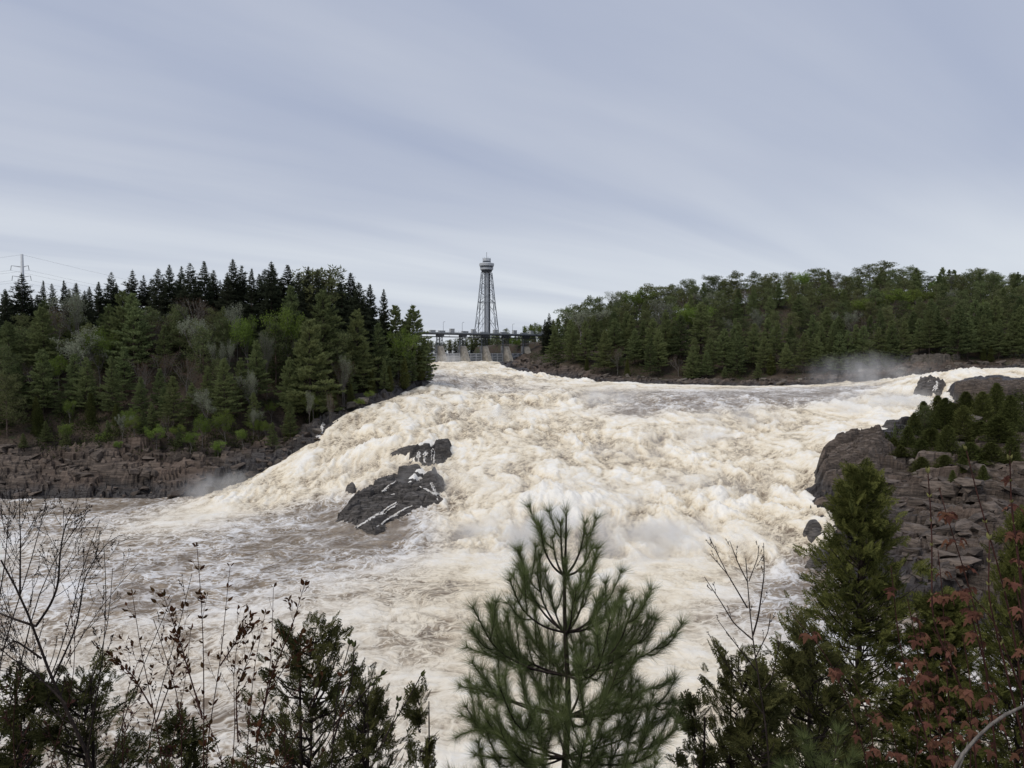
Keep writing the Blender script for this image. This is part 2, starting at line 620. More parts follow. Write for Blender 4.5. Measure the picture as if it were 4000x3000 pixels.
def ground_z(x, y):
    x = np.asarray(x, float); y = np.asarray(y, float)
    z = ground_base(x, y)
    rm = rock_mask(x, y)
    d = gsample(SDG, x, y)
    dep = sstep(-5, 3, d)
    quiet = 1 - .65 * sstep(104, 116, x) * sstep(180, 188, y) * sstep(240, 230, y)
    z = z + rm * dep * rock_relief(x, y) * np.where(x > 40, 0.75, 0.85) * quiet
    st = 1.25
    q = z / st + .5 * perlin(x * .05, y * .05, 9); fr = q - np.floor(q)
    zt = (np.floor(q) + sstep(.55, .95, fr) - .5 * perlin(x * .05, y * .05, 9)) * st
    z = z + (zt - z) * .6 * rm * dep * quiet
    z = z + (1 - rm) * np.where(y > 44, 1.0, 0.12) * (fbm(x * 0.06, y * 0.06, 3, 51) * 2.0)
    return z


# ------------------------------------------------------------------ materials of the land
def mat_ground():
    t = NT('ground_surface')
    P = t.pos()
    rock, wet, trunk = t.attr('rock'), t.attr('wet'), t.attr('soil')
    n1 = t.noise(t.mapping(P, (.45, .45, 4.5), (0.06, 0.03, 0)), 0.6, 7, 0.64)
    n2 = t.noise(P, 2.6, 6, 0.65)
    n3 = t.noise(P, 0.12, 3, 0.5)
    rc = t.mix(t.rng(n1, 0.30, 0.72), (0.028, 0.021, 0.017), (0.142, 0.110, 0.087))
    rc = t.mix(t.rng(n3, 0.42, 0.62, 0, 0.55), rc, (0.105, 0.074, 0.056))
    lich = t.math('MULTIPLY', t.rng(n2, 0.60, 0.72), t.rng(t.noise(P, 0.35, 3, 0.5), 0.48, 0.62))
    rc = t.mix(t.math('MULTIPLY', lich, 0.6), rc, (0.22, 0.215, 0.19))
    kb = t.rng(t.attr('blk'), .2, .8, .55, 1.45, 'LINEAR')
    rc = t.mix(1.0, rc, t.node('ShaderNodeCombineColor', {0: kb, 1: kb, 2: kb}).outputs[0], 'MULTIPLY')
    rc = t.mix(t.math('MULTIPLY', wet, 0.85), rc, (0.026, 0.024, 0.025))
    sc = t.mix(t.rng(n2, 0.35, 0.65), (0.022, 0.016, 0.011), (0.075, 0.052, 0.034))
    sc = t.mix(t.rng(t.noise(P, 0.25, 4, 0.6), 0.52, 0.66, 0, 0.8), sc, (0.035, 0.05, 0.016))
    c = t.mix(rock, sc, rc)
    b = t.math('ADD', t.math('MULTIPLY', n1, 0.5), t.math('MULTIPLY', n2, 0.35))
    nm = t.bump(b, 0.9, 0.5)
    t.principled(c, t.rng(wet, 0, 1, 0.85, 0.38, 'LINEAR'), 0.35, nm)
    return t.m


def mat_water():
    """brown peat-stained water with cream foam: lace on the pool, solid froth on the rapids"""
    t = NT('rapids_water')
    P = t.pos()
    foam, crest = t.attr('foam'), t.attr('crest')
    warp = t.node('ShaderNodeTexNoise', {'Vector': P, 'Scale': 0.16, 'Detail': 3.0, 'Roughness': 0.5})
    w = t.node('ShaderNodeVectorMath', {0: warp.outputs['Color'], 1: (0.5, 0.5, 0.5)}, operation='SUBTRACT').outputs[0]
    w = t.node('ShaderNodeVectorMath', {0: w, 3: 8.0}, operation='SCALE').outputs[0]
    Q = t.node('ShaderNodeVectorMath', {0: P, 1: w}, operation='ADD').outputs[0]
    Qs = t.mapping(Q, (1.6, 0.95, 1.0), (0, 0, 0.45), vt='TEXTURE')

    def ridge(vec, scale, detail, width, rough=0.45):
        n = t.noise(vec, scale, detail, rough, 0.0)
        return t.rng(t.math('ABSOLUTE', t.math('SUBTRACT', n, 0.5)), width, 0.0)
    patch = t.noise(Qs, 0.085, 5, 0.58)
    med = t.noise(Q, 0.42, 5, 0.60)
    fine = t.noise(Q, 1.9, 6, 0.68)
    crev = t.attr('crev')
    # open lace of foam lines
    lace = t.math('MAXIMUM', ridge(Qs, 0.20, 4, 0.040), t.math('MULTIPLY', ridge(Qs, 0.50, 3, 0.046), 0.95))
    lace = t.math('MAXIMUM', lace, t.math('MULTIPLY', ridge(Qs, 1.25, 3, 0.055), 0.75))
    f = t.math('ADD', foam, t.math('MULTIPLY', t.math('SUBTRACT', patch, 0.5), 1.7))
    f = t.math('ADD', f, t.math('MULTIPLY', crest, 0.26))
    f = t.math('ADD', f, t.math('MULTIPLY', crev, 0.50))  # hollows between lumps turn tan: thinner foam, plus recess shade put into the colour
    f = t.math('ADD', f, t.math('MULTIPLY', t.math('SUBTRACT', med, 0.5), 0.75))
    f2 = t.math('ADD', f, t.math('MULTIPLY', t.math('SUBTRACT', fine, 0.5), 0.72))
    solid = t.rng(f2, 0.26, 0.80)
    veil = t.rng(f2, 0.05, 0.80)
    cover = t.math('MAXIMUM', solid, t.math('MULTIPLY', lace, t.rng(f, -0.25, 0.40, 0.10, 0.95)))
    brown = t.mix(t.rng(med, 0.35, 0.65), (0.175, 0.132, 0.092), (0.275, 0.215, 0.152))
    tan = t.mix(t.rng(fine, 0.3, 0.7), (0.40, 0.305, 0.195), (0.60, 0.49, 0.345))
    cream = t.mix(t.rng(f2, 0.60, 1.30), (0.84, 0.745, 0.580), (0.92, 0.885, 0.810))
    c = t.mix(t.math('MULTIPLY', veil, 0.80), brown, tan)
    white = t.mix(t.rng(foam, 0.30, 0.75), (0.79, 0.785, 0.78), cream)
    c = t.mix(cover, c, white)
    h = t.math('ADD', t.math('MULTIPLY', med, 0.8), t.math('MULTIPLY', fine, 0.50))
    h = t.math('ADD', h, t.math('MULTIPLY', cover, 0.10))
    nm = t.bump(h, t.rng(foam, .2, .8, .45, .75), 0.40)
    t.principled(c, t.rng(cover, 0.0, 0.6, 0.28, 0.95), 0.3, nm)
    return t.m


M_GROUND = mat_ground()
M_WATER = mat_water()


def fan(rows_y, u):
    Yg, Ug = np.meshgrid(rows_y, u, indexing='ij')
    X = Ug * (Yg + 18.0)
    return X, Yg


def grid_faces(nr, nc, keep):
    i = np.arange(nr - 1)[:, None] * nc + np.arange(nc - 1)[None, :]
    F = np.stack([i, i + 1, i + nc + 1, i + nc], -1)
    return F[keep]


def compact(V, F, attrs):
    used = np.zeros(len(V), bool); used[F.ravel()] = True
    idx = np.cumsum(used) - 1
    return V[used], idx[F], {k: v[used] for k, v in attrs.items()}


# ------------------------------------------------------------------ the ground, one sheet from behind the viewer to the far hills
rows = np.concatenate([np.linspace(-55, -2, 10), np.linspace(0, 44, 40), np.geomspace(45, 330, 640)[1:], np.linspace(332, 519, 90)])
uu = np.concatenate([np.linspace(-3.0, -0.78, 36)[:-1], np.linspace(-0.78, 0.78, 640), np.linspace(0.78, 3.0, 36)[1:]])
X, Y = fan(rows, uu)
Xc = np.clip(X, GX0 + 2, GX1 - 2)
Z = ground_z(Xc, Y)
D = gsample(SDG, Xc, Y)
rm = rock_mask(Xc, Y)
wetn = perlin(X * 0.2, Y * 0.2, 77)
hgt = Z - gsample(WG, Xc, Y)
splash = np.where((Xc < 0) & (Xc > -66) & (Y > 150), 3.2, np.where((Xc > 40) & (Y > 84) & (Y < 160), 1.8, 0.0))
wet = sstep(2.4, 0.6, hgt + wetn * 1.2 - splash) * sstep(14, 5, D)
keep = ((D[:-1, :-1] > -9) | (Y[:-1, :-1] < 48)) & (np.abs(X[:-1, :-1]) < 900)
F = grid_faces(len(rows), len(uu), keep)
V = np.stack([X, Y, Z], -1).reshape(-1, 3)
V, F, A = compact(V, F, dict(rock=rm.ravel(), wet=wet.ravel(), soil=(1 - rm).ravel(), blk=rock_relief(Xc, Y, True).ravel()))
ground = link('ground', mesh_np('ground', V, F, M_GROUND, False, A))
tag(ground, kind='structure')

# far land behind the dam and hills, out to the horizon
fx, fy = np.meshgrid(np.concatenate([np.linspace(-6000, -700, 12), np.linspace(-600, 800, 30), np.linspace(900, 6000, 12)]), np.concatenate([np.linspace(500, 1200, 16), np.linspace(1400, 7000, 12)]))
fz = 33 + 3 * perlin(fx * 0.004, fy * 0.004, 61) + np.clip((fy - 1200) / 500, 0, 3)
res = sstep(-210, -150, fx) * sstep(120, 60, fx) * sstep(640, 590, fy)
fz = fz - 6 * res
F = grid_faces(fx.shape[0], fx.shape[1], np.ones((fx.shape[0] - 1, fx.shape[1] - 1), bool))
Vf = np.stack([fx, fy, fz], -1).reshape(-1, 3)
far = link('far_ground', mesh_np('far_ground', Vf, F, M_GROUND, True, dict(rock=np.zeros(len(Vf)), wet=np.zeros(len(Vf)), soil=np.ones(len(Vf)), blk=np.ones(len(Vf)) * .5)))
tag(far, kind='structure')

# ------------------------------------------------------------------ the river
# regional foam: control points in plan
fc = [(-200, 60, .05), (-200, 130, .0), (-110, 138, .05), (-90, 110, .36), (-70, 100, .44), (-70, 135, .50), (-50, 80, .48), (-40, 60, .52), (-55, 118, .50), (-30, 70, .54), (-60, 70, .46), (-25, 88, .50), (-20, 50, .48), (0, 52, .66), (18, 52, .72), (40, 52, .48), (60, 55, .35),
      (-30, 104, .30), (-36, 112, .12), (-24, 110, .30), (-15, 95, .58), (-10, 75, .62), (10, 70, .70), (10, 88, .78), (0, 100, .92), (18, 100, .95), (30, 90, .62), (36, 84, .35), (42, 80, .05), (48, 74, .25), (34, 72, .40),
      (-46, 146, .92), (-55, 150, .90), (-40, 155, .95), (-30, 165, .9), (-10, 120, .92), (0, 130, .95), (-5, 150, .9), (20, 120, .92), (30, 140, .9), (10, 160, .9), (-20, 180, .82), (0, 190, .85), (20, 180, .9), (35, 165, .8),
      (-10, 215, .8), (15, 215, .75), (-20, 240, .55), (-15, 280, .72), (5, 260, .6), (-15, 330, .72), (-20, 380, .8), (20, 285, .85), (0, 310, .75),
      (45, 215, .42), (50, 232, .40), (65, 215, .25), (62, 262, .75), (80, 225, .32), (95, 225, .22), (110, 222, .15), (95, 265, .55), (70, 275, .8), (120, 262, .7), (35, 235, .6),
      (50, 188, .92), (70, 185, .95), (90, 180, .95), (100, 190, .95), (110, 200, .95), (118, 215, .8), (60, 160, .85), (75, 165, .95), (45, 150, .9), (40, 125, .95), (46, 105, .8), (130, 225, .7), (150, 235, .6), (180, 238, .35), (135, 250, .8),
      (52, 130, .85), (42, 112, .9), (40, 200, .35), (54, 197, .30), (34, 190, .45), (74, 204, .30), (92, 206, .25), (-12, 200, .6), (4, 172, .7), (24, 158, .72), (-24, 262, .4), (-8, 240, .45)] + [(*hit_water(px, py)[:2], v) for px, py, v in ((1230, 2055, -.1), (1330, 2085, -.15), (1420, 2105, -.2), (1500, 2110, -.05), (1380, 2150, .1), (1150, 2080, .2), (3250, 2350, -.3), (3180, 2400, -.1), (3350, 2330, -.3), (100, 1965, .12), (500, 1960, .15), (300, 2000, .1), (0, 2000, .05), (560, 2260, .0))]
fc = np.array(fc)
fc[:, 2] = np.where(fc[:, 2] > .78, .78 + (fc[:, 2] - .78) * .4, fc[:, 2])
FG = np.clip(blur(tps(fc[:, :2], fc[:, 2], 0.5)(GXX, GYY), 2), -.4, 1)
slope_y, slope_x = np.gradient(WG, GS)
SLG = blur(np.hypot(slope_x, slope_y), 2)

rows = np.concatenate([np.geomspace(40, 300, 800), np.linspace(300.5, 424, 140)])
uu = np.linspace(-0.74, 0.74, 840)
X, Y = fan(rows, uu)
D = gsample(SDG, X, Y)
Wz = water_z(X, Y)
foam = gsample(FG, X, Y)
sl = gsample(SLG, X, Y)
rough = sstep(0.01, 0.09, sl)
# flow direction roughly down the slope; surges are heaped across it
wx = X + 3.0 * perlin(X * 0.07, Y * 0.07, 101); wy = Y + 3.0 * perlin(X * 0.07, Y * 0.07, 102)
big = fbm(wx * 0.045, wy * 0.030, 3, 111)
bil = fbm(wx * 0.095, wy * 0.045, 5, 121, 0.50, 2.1, 'billow')
bil2 = fbm(wx * 0.30 + 9, wy * 0.14, 5, 131, 0.56, 2.1, 'billow')
bil3 = fbm(wx * 0.95 + 3, wy * 0.55, 4, 161, 0.6, 2.0, 'billow')
rid = fbm(wx * 0.10, wy * 0.20, 4, 141, 0.5, 2.0, 'ridge')
str_ = fbm(wx * 0.30, wy * 0.05, 4, 171, 0.55, 2.1, 'ridge')
amp = rough * (0.35 + 0.65 * np.clip(foam, 0, 1))
rip = fbm(wx * 0.35, wy * 0.55, 4, 151, 0.55)
edge = sstep(2.0, -3.0, D)
calm = .35 + .95 * sstep(-.25, .35, fbm(wx * .03, wy * .035, 3, 181))
h = amp * (2.2 * big + calm * (2.1 * bil + 0.95 * bil2 + 0.46 * bil3) + 0.5 * rid + .5 * str_) + (1 - amp) * (0.26 * rip + 0.55 * big + 0.28 * rid + .14 * bil2)
h *= 0.25 + 0.75 * edge
crest = np.clip(h / (0.5 + 1.6 * amp), -1, 1)
Zw = Wz + h
keep = (D[:-1, :-1] < 2.6) | (D[1:, 1:] < 2.6)
F = grid_faces(len(rows), len(uu), keep)
V = np.stack([X, Y, Zw], -1).reshape(-1, 3)
V, F, A = compact(V, F, dict(foam=foam.ravel(), crest=crest.ravel(), crev=np.clip((.9 * bil + bil2 + .4 * bil3) * (0.25 + amp), -1.2, 1.2).ravel()))
river = link('river_water', mesh_np('river_water', V, F, M_WATER, True, A))
tag(river, kind='structure')
# the pool beyond both edges of the view
V = np.array([[-900, 38, -0.25], [900, 38, -0.25], [900, 150, -0.25], [-900, 150, -0.25]], float)
# ------------------------------------------------------------------ vegetation: materials
def mat_leaf(name, dark, light, rough=0.7, trans=0.38, objvar=0.35, tint=None):
    """foliage: every leaf clump (mesh island) and every tree differs a little in colour"""
    t = NT(name)
    isl = t.node('ShaderNodeNewGeometry').outputs['Random Per Island']
    orn = t.node('ShaderNodeObjectInfo').outputs['Random']
    c = t.mix(isl, dark, light)
    k = t.rng(orn, 0, 1, 1 - objvar, 1 + objvar, 'LINEAR')
    c = t.mix(1.0, c, t.node('ShaderNodeCombineColor', {0: k, 1: k, 2: k}).outputs[0], 'MULTIPLY')
    if tint:
        c = t.mix(t.rng(t.math('FRACT', t.math('MULTIPLY', orn, 7.31)), 0.0, 1.0, 0.0, 0.5, 'LINEAR'), c, tint)
    d = t.node('ShaderNodeBsdfDiffuse', {'Color': c, 'Roughness': 0.6})
    tr = t.node('ShaderNodeBsdfTranslucent', {'Color': c})
    mx = t.node('ShaderNodeMixShader', {0: trans, 1: d.outputs[0], 2: tr.outputs[0]})
    t.l.new(mx.outputs[0], t.out.inputs['Surface'])
    return t.m


def mat_bark(name, dark, light, scale=2.0):
    t = NT(name)
    n = t.noise(t.mapping(t.obj(), (6, 6, 1)), scale, 5, 0.65)
    t.principled(t.mix(t.rng(n, 0.3, 0.7), dark, light), 0.9, 0.2, t.bump(n, 0.6, 0.03))
    return t.m


M_SPRUCE = mat_leaf('spruce_needles', (0.026, 0.034, 0.023), (0.078, 0.095, 0.056), tint=(0.075, 0.078, 0.050))
M_PINE = mat_leaf('white_pine_needles', (0.080, 0.112, 0.050), (0.240, 0.285, 0.125), tint=(0.240, 0.255, 0.105))
M_REDPINE = mat_leaf('red_pine_needles', (0.068, 0.094, 0.044), (0.200, 0.232, 0.104), tint=(0.215, 0.205, 0.092))
M_CEDARF = mat_leaf('cedar_scales', (0.050, 0.062, 0.020), (0.145, 0.165, 0.054), tint=(0.150, 0.145, 0.050))
M_LIME = mat_leaf('fresh_leaves', (0.110, 0.170, 0.035), (0.210, 0.290, 0.070), trans=0.35, tint=(0.20, 0.22, 0.06))
M_SILVER = mat_leaf('silvery_buds', (0.150, 0.165, 0.110), (0.290, 0.305, 0.225), trans=0.3)
M_RUSSET = mat_leaf('russet_buds', (0.080, 0.050, 0.034), (0.150, 0.095, 0.062), trans=0.3)
M_BARK = mat_bark('conifer_bark', (0.030, 0.022, 0.018), (0.085, 0.065, 0.052))
M_GREYBARK = mat_bark('grey_bark', (0.090, 0.080, 0.070), (0.240, 0.220, 0.195))
M_PINEBARK = mat_bark('pine_bark', (0.060, 0.044, 0.036), (0.170, 0.125, 0.100))


def tri_cloud(C, Dr, L, W, rng):
    """one thin triangle per row: base at C, tip along Dr (length L), random roll, base width W"""
    n = len(C)
    Dr = Dr / (np.linalg.norm(Dr, axis=1, keepdims=True) + 1e-9)
    r = rng.normal(size=(n, 3))
    S = np.cross(Dr, r); S /= np.linalg.norm(S, axis=1, keepdims=True) + 1e-9
    W = np.broadcast_to(W, (n,))[:, None]; L = np.broadcast_to(L, (n,))[:, None]
    V = np.stack([C - S * W / 2, C + S * W / 2, C + Dr * L], 1).reshape(-1, 3)
    F = np.arange(3 * n).reshape(-1, 3)
    return V, F


def trunk_mesh(name, H, r, mat, lean=0.02, rng=RNG, top=0.97, limbs=()):
    mb = MB()
    zz = np.array([-1.5, 0.0, 0.6, H * .25, H * .5, H * .75, H * top])
    rr = r * np.array([1.6, 1.35, 1.05, .85, .6, .33, .04])
    off = np.cumsum(rng.normal(0, lean * H * .12, (7, 2)), 0); off -= off[1]
    mb.tube(np.column_stack([off, zz]), rr, 6)
    for p, q, rad in limbs:
        mb.tube([p, (np.array(p) + q) / 2 + [0, 0, 0.02 * H], q], [rad, rad * .7, rad * .25], 3)
    return mb.mesh(name, mat, True)


def make_white_pine(seed, H=20.0):
    rng = np.random.default_rng(seed)
    C, Dv, Ls, Ws, limbs = [], [], [], [], []
    z = H * rng.uniform(.10, .20)
    while z < H * .985:
        t = z / H
        Rm = H * 0.300 * min(1.0, (1 - t) ** 0.80 * 1.22 + 0.03) * rng.uniform(.72, 1.12) * (0.75 + .25 * min(1, t / .25))
        nb = rng.integers(4, 7)
        a0 = rng.uniform(0, 6.28)
        for b in range(nb):
            if rng.random() < .10:
                continue
            az = a0 + b * 6.283 / nb + rng.normal(0, .25)
            R = max(.35, Rm * rng.uniform(.55, 1.1))
            el = (-0.05 + 0.75 * t ** 2.2) + rng.normal(0, .07)
            d = np.array([math.cos(az) * math.cos(el), math.sin(az) * math.cos(el), math.sin(el)])
            base = np.array([0, 0, z])
            n = int(6 + R * 5.2)
            s = rng.uniform(.22, 1.0, n) ** .8
            lat = rng.normal(0, 1, n) * R * .17 * (1.15 - s * .6)
            side = np.array([-math.sin(az), math.cos(az), 0])
            up = 0.10 * R * s ** 2.2 + rng.normal(0, .08, n)
            ctr = base + d * (s * R)[:, None] + side * lat[:, None] + np.array([0, 0, 1]) * up[:, None]
            k = 5
            C.append(np.repeat(ctr, k, 0) + rng.normal(0, .10, (n * k, 3)))
            dv = d * .9 + np.array([0, 0, .45])
            Dv.append(np.tile(dv, (n * k, 1)) + np.repeat(np.sign(lat)[:, None] * side * .5, k, 0) + rng.normal(0, .42, (n * k, 3)) * [1, 1, .6])
            Ls.append(rng.uniform(.38, .75, n * k)); Ws.append(rng.uniform(.16, .30, n * k))
            limbs.append((base, base + d * R * .85, .012 * R + .02))
        z += H * rng.uniform(.026, .040)
    n = 14
    C.append(np.column_stack([rng.normal(0, .1, (n, 2)), rng.uniform(H * .93, H * .99, n)])); Dv.append(rng.normal(0, .3, (n, 3)) + [0, 0, 1])
    Ls.append(rng.uniform(.5, .9, n)); Ws.append(np.full(n, .2))
    V, F = tri_cloud(np.concatenate(C), np.concatenate(Dv), np.concatenate(Ls), np.concatenate(Ws), rng)
    return (trunk_mesh('trunk', H, H * .0125, M_BARK, .012, rng, limbs=limbs), mesh_np('crown', V, F, M_PINE))


def make_spruce(seed, H=20.0):
    rng = np.random.default_rng(seed)
    C, Dv, Ls, Ws = [], [], [], []
    z = H * .06
    wid = rng.uniform(.185, .235)
    while z < H * .99:
        t = z / H
        Rm = H * wid * ((1 - t) ** .78 + .006) * min(1, .55 + t) * rng.uniform(.70, 1.15)
        nb = rng.integers(6, 9)
        a0 = rng.uniform(0, 6.28)
        for b in range(nb):
            az = a0 + b * 6.283 / nb + rng.normal(0, .2)
            R = max(.15, Rm * rng.uniform(.55, 1.15))
            if rng.random() < .13 + .12 * (az % 6.28 < 1.5):
                continue
            el = -0.35 + 1.0 * t ** 1.6 + rng.normal(0, .08)
            d = np.array([math.cos(az) * math.cos(el), math.sin(az) * math.cos(el), math.sin(el)])
            n = int(4 + R * 4.2)
            s = rng.uniform(.15, 1.0, n)
            side = np.array([-math.sin(az), math.cos(az), 0])
            lat = rng.normal(0, .13, n) * R
            ctr = np.array([0, 0, z]) + d * (s * R)[:, None] + side * lat[:, None] + np.array([0, 0, 1]) * (.10 * R * s ** 3)[:, None]
            k = 4
            C.append(np.repeat(ctr, k, 0) + rng.normal(0, .09, (n * k, 3)))
            Dv.append(np.tile(d + [0, 0, -.1], (n * k, 1)) + rng.normal(0, .5, (n * k, 3)))
            tap = .32 + .68 * min(1, (1 - t) * 2.5)
            Ls.append(rng.uniform(.35, .75, n * k) * tap); Ws.append(rng.uniform(.16, .30, n * k) * tap)
        z += H * rng.uniform(.018, .030)
    n = 8
    C.append(np.column_stack([rng.normal(0, .05, (n, 2)), rng.uniform(H * .95, H * .985, n)])); Dv.append(rng.normal(0, .15, (n, 3)) + [0, 0, 1])
    Ls.append(rng.uniform(.4, .8, n)); Ws.append(np.full(n, .09))
    V, F = tri_cloud(np.concatenate(C), np.concatenate(Dv), np.concatenate(Ls), np.concatenate(Ws), rng)
    return (trunk_mesh('trunk', H, H * .012, M_BARK, .006, rng), mesh_np('crown', V, F, M_SPRUCE))


def make_red_pine(seed, H=17.0):
    """bare lower trunk, uneven rounded crown of needle clumps on limbs"""
    rng = np.random.default_rng(seed)
    C, Dv, Ls, Ws, limbs = [], [], [], [], []
    nl = rng.integers(24, 31)
    c0 = rng.uniform(.20, .34)
    for i in range(nl):
        t = c0 + (.98 - c0) * (i + rng.uniform(0, .9)) / nl
        R = H * .30 * math.sqrt(max(.05, 1 - ((t - c0 - .22) / (1.0 - c0 - .2)) ** 2 if t > c0 + .22 else .55 + 2 * (t - c0))) * rng.uniform(.55, 1.1)
        az = i * 2.399 + rng.normal(0, .4)
        el = rng.uniform(-.05, .35) + .5 * max(0, t - .7)
        d = np.array([math.cos(az) * math.cos(el), math.sin(az) * math.cos(el), math.sin(el)])
        base = np.array([0, 0, t * H - .25 * R])
        limbs.append((base, base + d * R, .05 + .006 * H * .4))
        for q in np.linspace(.35, 1.0, 4):
            ctr = base + d * R * q + rng.normal(0, .35, 3)
            n = rng.integers(26, 40)
            P = rng.normal(0, 1, (n, 3)); P /= np.linalg.norm(P, axis=1, keepdims=True)
            rad = rng.uniform(.3, 1.0, n) ** .6
            sz = rng.uniform(.8, 1.45) * H / 17
            P = P * rad[:, None] * np.array([sz, sz, sz * .66])
            C.append(ctr + P)
            Dv.append(P + np.array([0, 0, .5]) + rng.normal(0, .3, (n, 3)))
            Ls.append(rng.uniform(.38, .72, n)); Ws.append(rng.uniform(.18, .32, n))
    V, F = tri_cloud(np.concatenate(C), np.concatenate(Dv), np.concatenate(Ls), np.concatenate(Ws), rng)
    return (trunk_mesh('trunk', H, H * .013, M_PINEBARK, .02, rng, .93, limbs), mesh_np('crown', V, F, M_REDPINE))


def make_cedar(seed, H=8.0):
    rng = np.random.default_rng(seed)
    n = 4200
    t = rng.uniform(.02, 1, n) ** 1.25
    prof = .17 * H * (1 - t) ** .62 * np.clip(t / .10, .45, 1)
    az = rng.uniform(0, 6.283, n)
    lump = 1 + .22 * np.sin(az * 3 + t * 9 + seed) + .16 * np.sin(az * 5 - t * 23)
    r = prof * rng.uniform(.30, 1.22, n) * lump
    C = np.column_stack([np.cos(az) * r, np.sin(az) * r, t * H])
    Dv = np.column_stack([np.cos(az) * .55, np.sin(az) * .55, np.full(n, .9)]) + rng.normal(0, .35, (n, 3))
    V, F = tri_cloud(C, Dv, rng.uniform(.22, .45, n) * H / 8 ** 1, rng.uniform(.09, .18, n) * H / 8, rng)
    return (trunk_mesh('trunk', H, H * .012, M_BARK, .01, rng, .9), mesh_np('crown', V, F, M_CEDARF))


def grow(rng, p, d, L, r, depth, segs, tips, spread=.55, up=.25, ratio=.68, nchild=(2, 4)):
    """branching skeleton: appends tubes (points, radii) and tip points"""
    n = 4
    pts = [np.array(p)]
    dd = np.array(d, float)
    for i in range(n):
        dd = dd + rng.normal(0, .10, 3) + [0, 0, up * .12]
        dd /= np.linalg.norm(dd)
        pts.append(pts[-1] + dd * L / n)
    segs.append((np.array(pts), np.linspace(r, r * .55, n + 1)))
    if depth == 0:
        tips.append((pts[-1], dd)); tips.append((pts[-2], dd))
        return
    for c in range(rng.integers(*nchild) + 1):
        q = pts[-1] if c == 0 else pts[rng.integers(2, n + 1)]
        nd = dd + rng.normal(0, spread, 3) + [0, 0, up]
        nd /= np.linalg.norm(nd)
        grow(rng, q, nd, L * ratio * rng.uniform(.75, 1.15), r * .55, depth - 1, segs, tips, spread, up, ratio, nchild)


def make_broadleaf(seed, mat, H=15.0, leaves=7, wide=.5, lsize=.26, bark=None, cl=.45):
    rng = np.random.default_rng(seed)
    segs, tips = [], []
    mb = MB()
    th = H * .34
    pts = np.array([[0, 0, -1.0], [0, 0, 0], [rng.normal(0, .2), rng.normal(0, .2), th * .5], [rng.normal(0, .3), rng.normal(0, .3), th]])
    mb.tube(pts, np.array([1.5, 1.2, .9, .75]) * H * .012, 5)
    for k in range(rng.integers(5, 7)):
        d = np.array([rng.normal(0, wide), rng.normal(0, wide), 1.0])
        z0 = rng.uniform(.55, 1.0)
        grow(rng, pts[3] * z0 + pts[1] * (1 - z0), d / np.linalg.norm(d), H * .27 * rng.uniform(.8, 1.2), H * .007, 3, segs, tips, wide * .9, .30, .68)
    for P, R in segs:
        mb.tube(P[::2] if len(P) > 4 and R[0] < .04 else P, np.maximum(R[::2] if len(P) > 4 and R[0] < .04 else R, .018), 3)
    T = np.array([a for a, b in tips]); 
    top = T[:, 2].max()
    n = len(T) * leaves
    C = np.repeat(T, leaves, 0) + rng.normal(0, cl, (n, 3))
    V, F = tri_cloud(C, rng.normal(0, 1, (n, 3)) + [0, 0, .2], rng.uniform(.7, 1.4, n) * lsize, rng.uniform(.6, 1.1, n) * lsize, rng)
    s = H / max(top, 1)
    Vb, Fb = mb.arrays()
    return (mesh_np('trunk', Vb * s, Fb, bark or M_GREYBARK, True), mesh_np('crown', V * s, F, mat))


LIB = {
    'spruce': [make_spruce(s) for s in (1, 2, 3, 4, 5, 6, 7, 8)],
    'pine': [make_white_pine(s) for s in (11, 12, 13, 14, 15, 16)],
    'redpine': [make_red_pine(s) for s in (21, 22, 23, 24, 25)],
    'cedar': [make_cedar(s) for s in (31, 32, 33)],
    'lime': [make_broadleaf(s, M_LIME, 15, 9, .5, .30) for s in (41, 42, 43)],
    'silver': [make_broadleaf(s, M_SILVER, 15, 7, .38, .24, M_GREYBARK, .35) for s in (51, 52, 53)],
    'bare': [make_broadleaf(s, M_RUSSET, 15, 3, .5, .18) for s in (61, 62)],
}
LIBH = {'spruce': 20., 'pine': 20., 'redpine': 17., 'cedar': 8., 'lime': 15., 'silver': 15., 'bare': 15.}
NAMES = {'spruce': 'spruce_tree', 'pine': 'white_pine_tree', 'redpine': 'pine_tree', 'cedar': 'cedar_tree', 'lime': 'leafy_tree', 'silver': 'budding_tree', 'bare': 'bare_tree'}
TREES = []          # (root, kind, px x, px y of top, row)
_trng = random.Random(77)


def plant(kind, x, y, H, row, wide=1.0, z=None):
    k = _trng.randrange(len(LIB[kind]))
    tm, cm = LIB[kind][k]
    zz = float(ground_z(x, y)) if z is None else z
    s = H / LIBH[kind]
    ws = s * wide * _trng.uniform(.92, 1.1)
    root = empty(NAMES[kind], (x, y, zz - 0.15), _trng.uniform(0, 6.28), (ws, ws, s))
    link('trunk', tm, root)
    link('crown', cm, root)
    tx, ty = pix((x, y, zz + H))
    TREES.append((root, kind, tx, ty, row))
    return root


def plant_top(kind, px, py, Y, row, wide=1.0):
    """a tree at forward distance Y whose tip shows at (px, py)"""
    p = at(px, py, Y)
    g = float(ground_z(p[0], p[1]))
    return plant(kind, p[0], p[1], max(2.0, p[2] - g), row, wide)


def hit_ground(px, py):
    d = ray(px, py)
    Yv = np.linspace(60, 430, 3700)
    t = Yv / d[1]
    z = CAM_Z + d[2] * t
    g = ground_base(d[0] * t, Yv)
    i = int(np.argmax(z < g))
    return d[0] * t[i], Yv[i]


def plant_base(kind, px, py, H, row, wide=1.0):
    x, y = hit_ground(px, py)
    return plant(kind, x, y, H, row, wide)


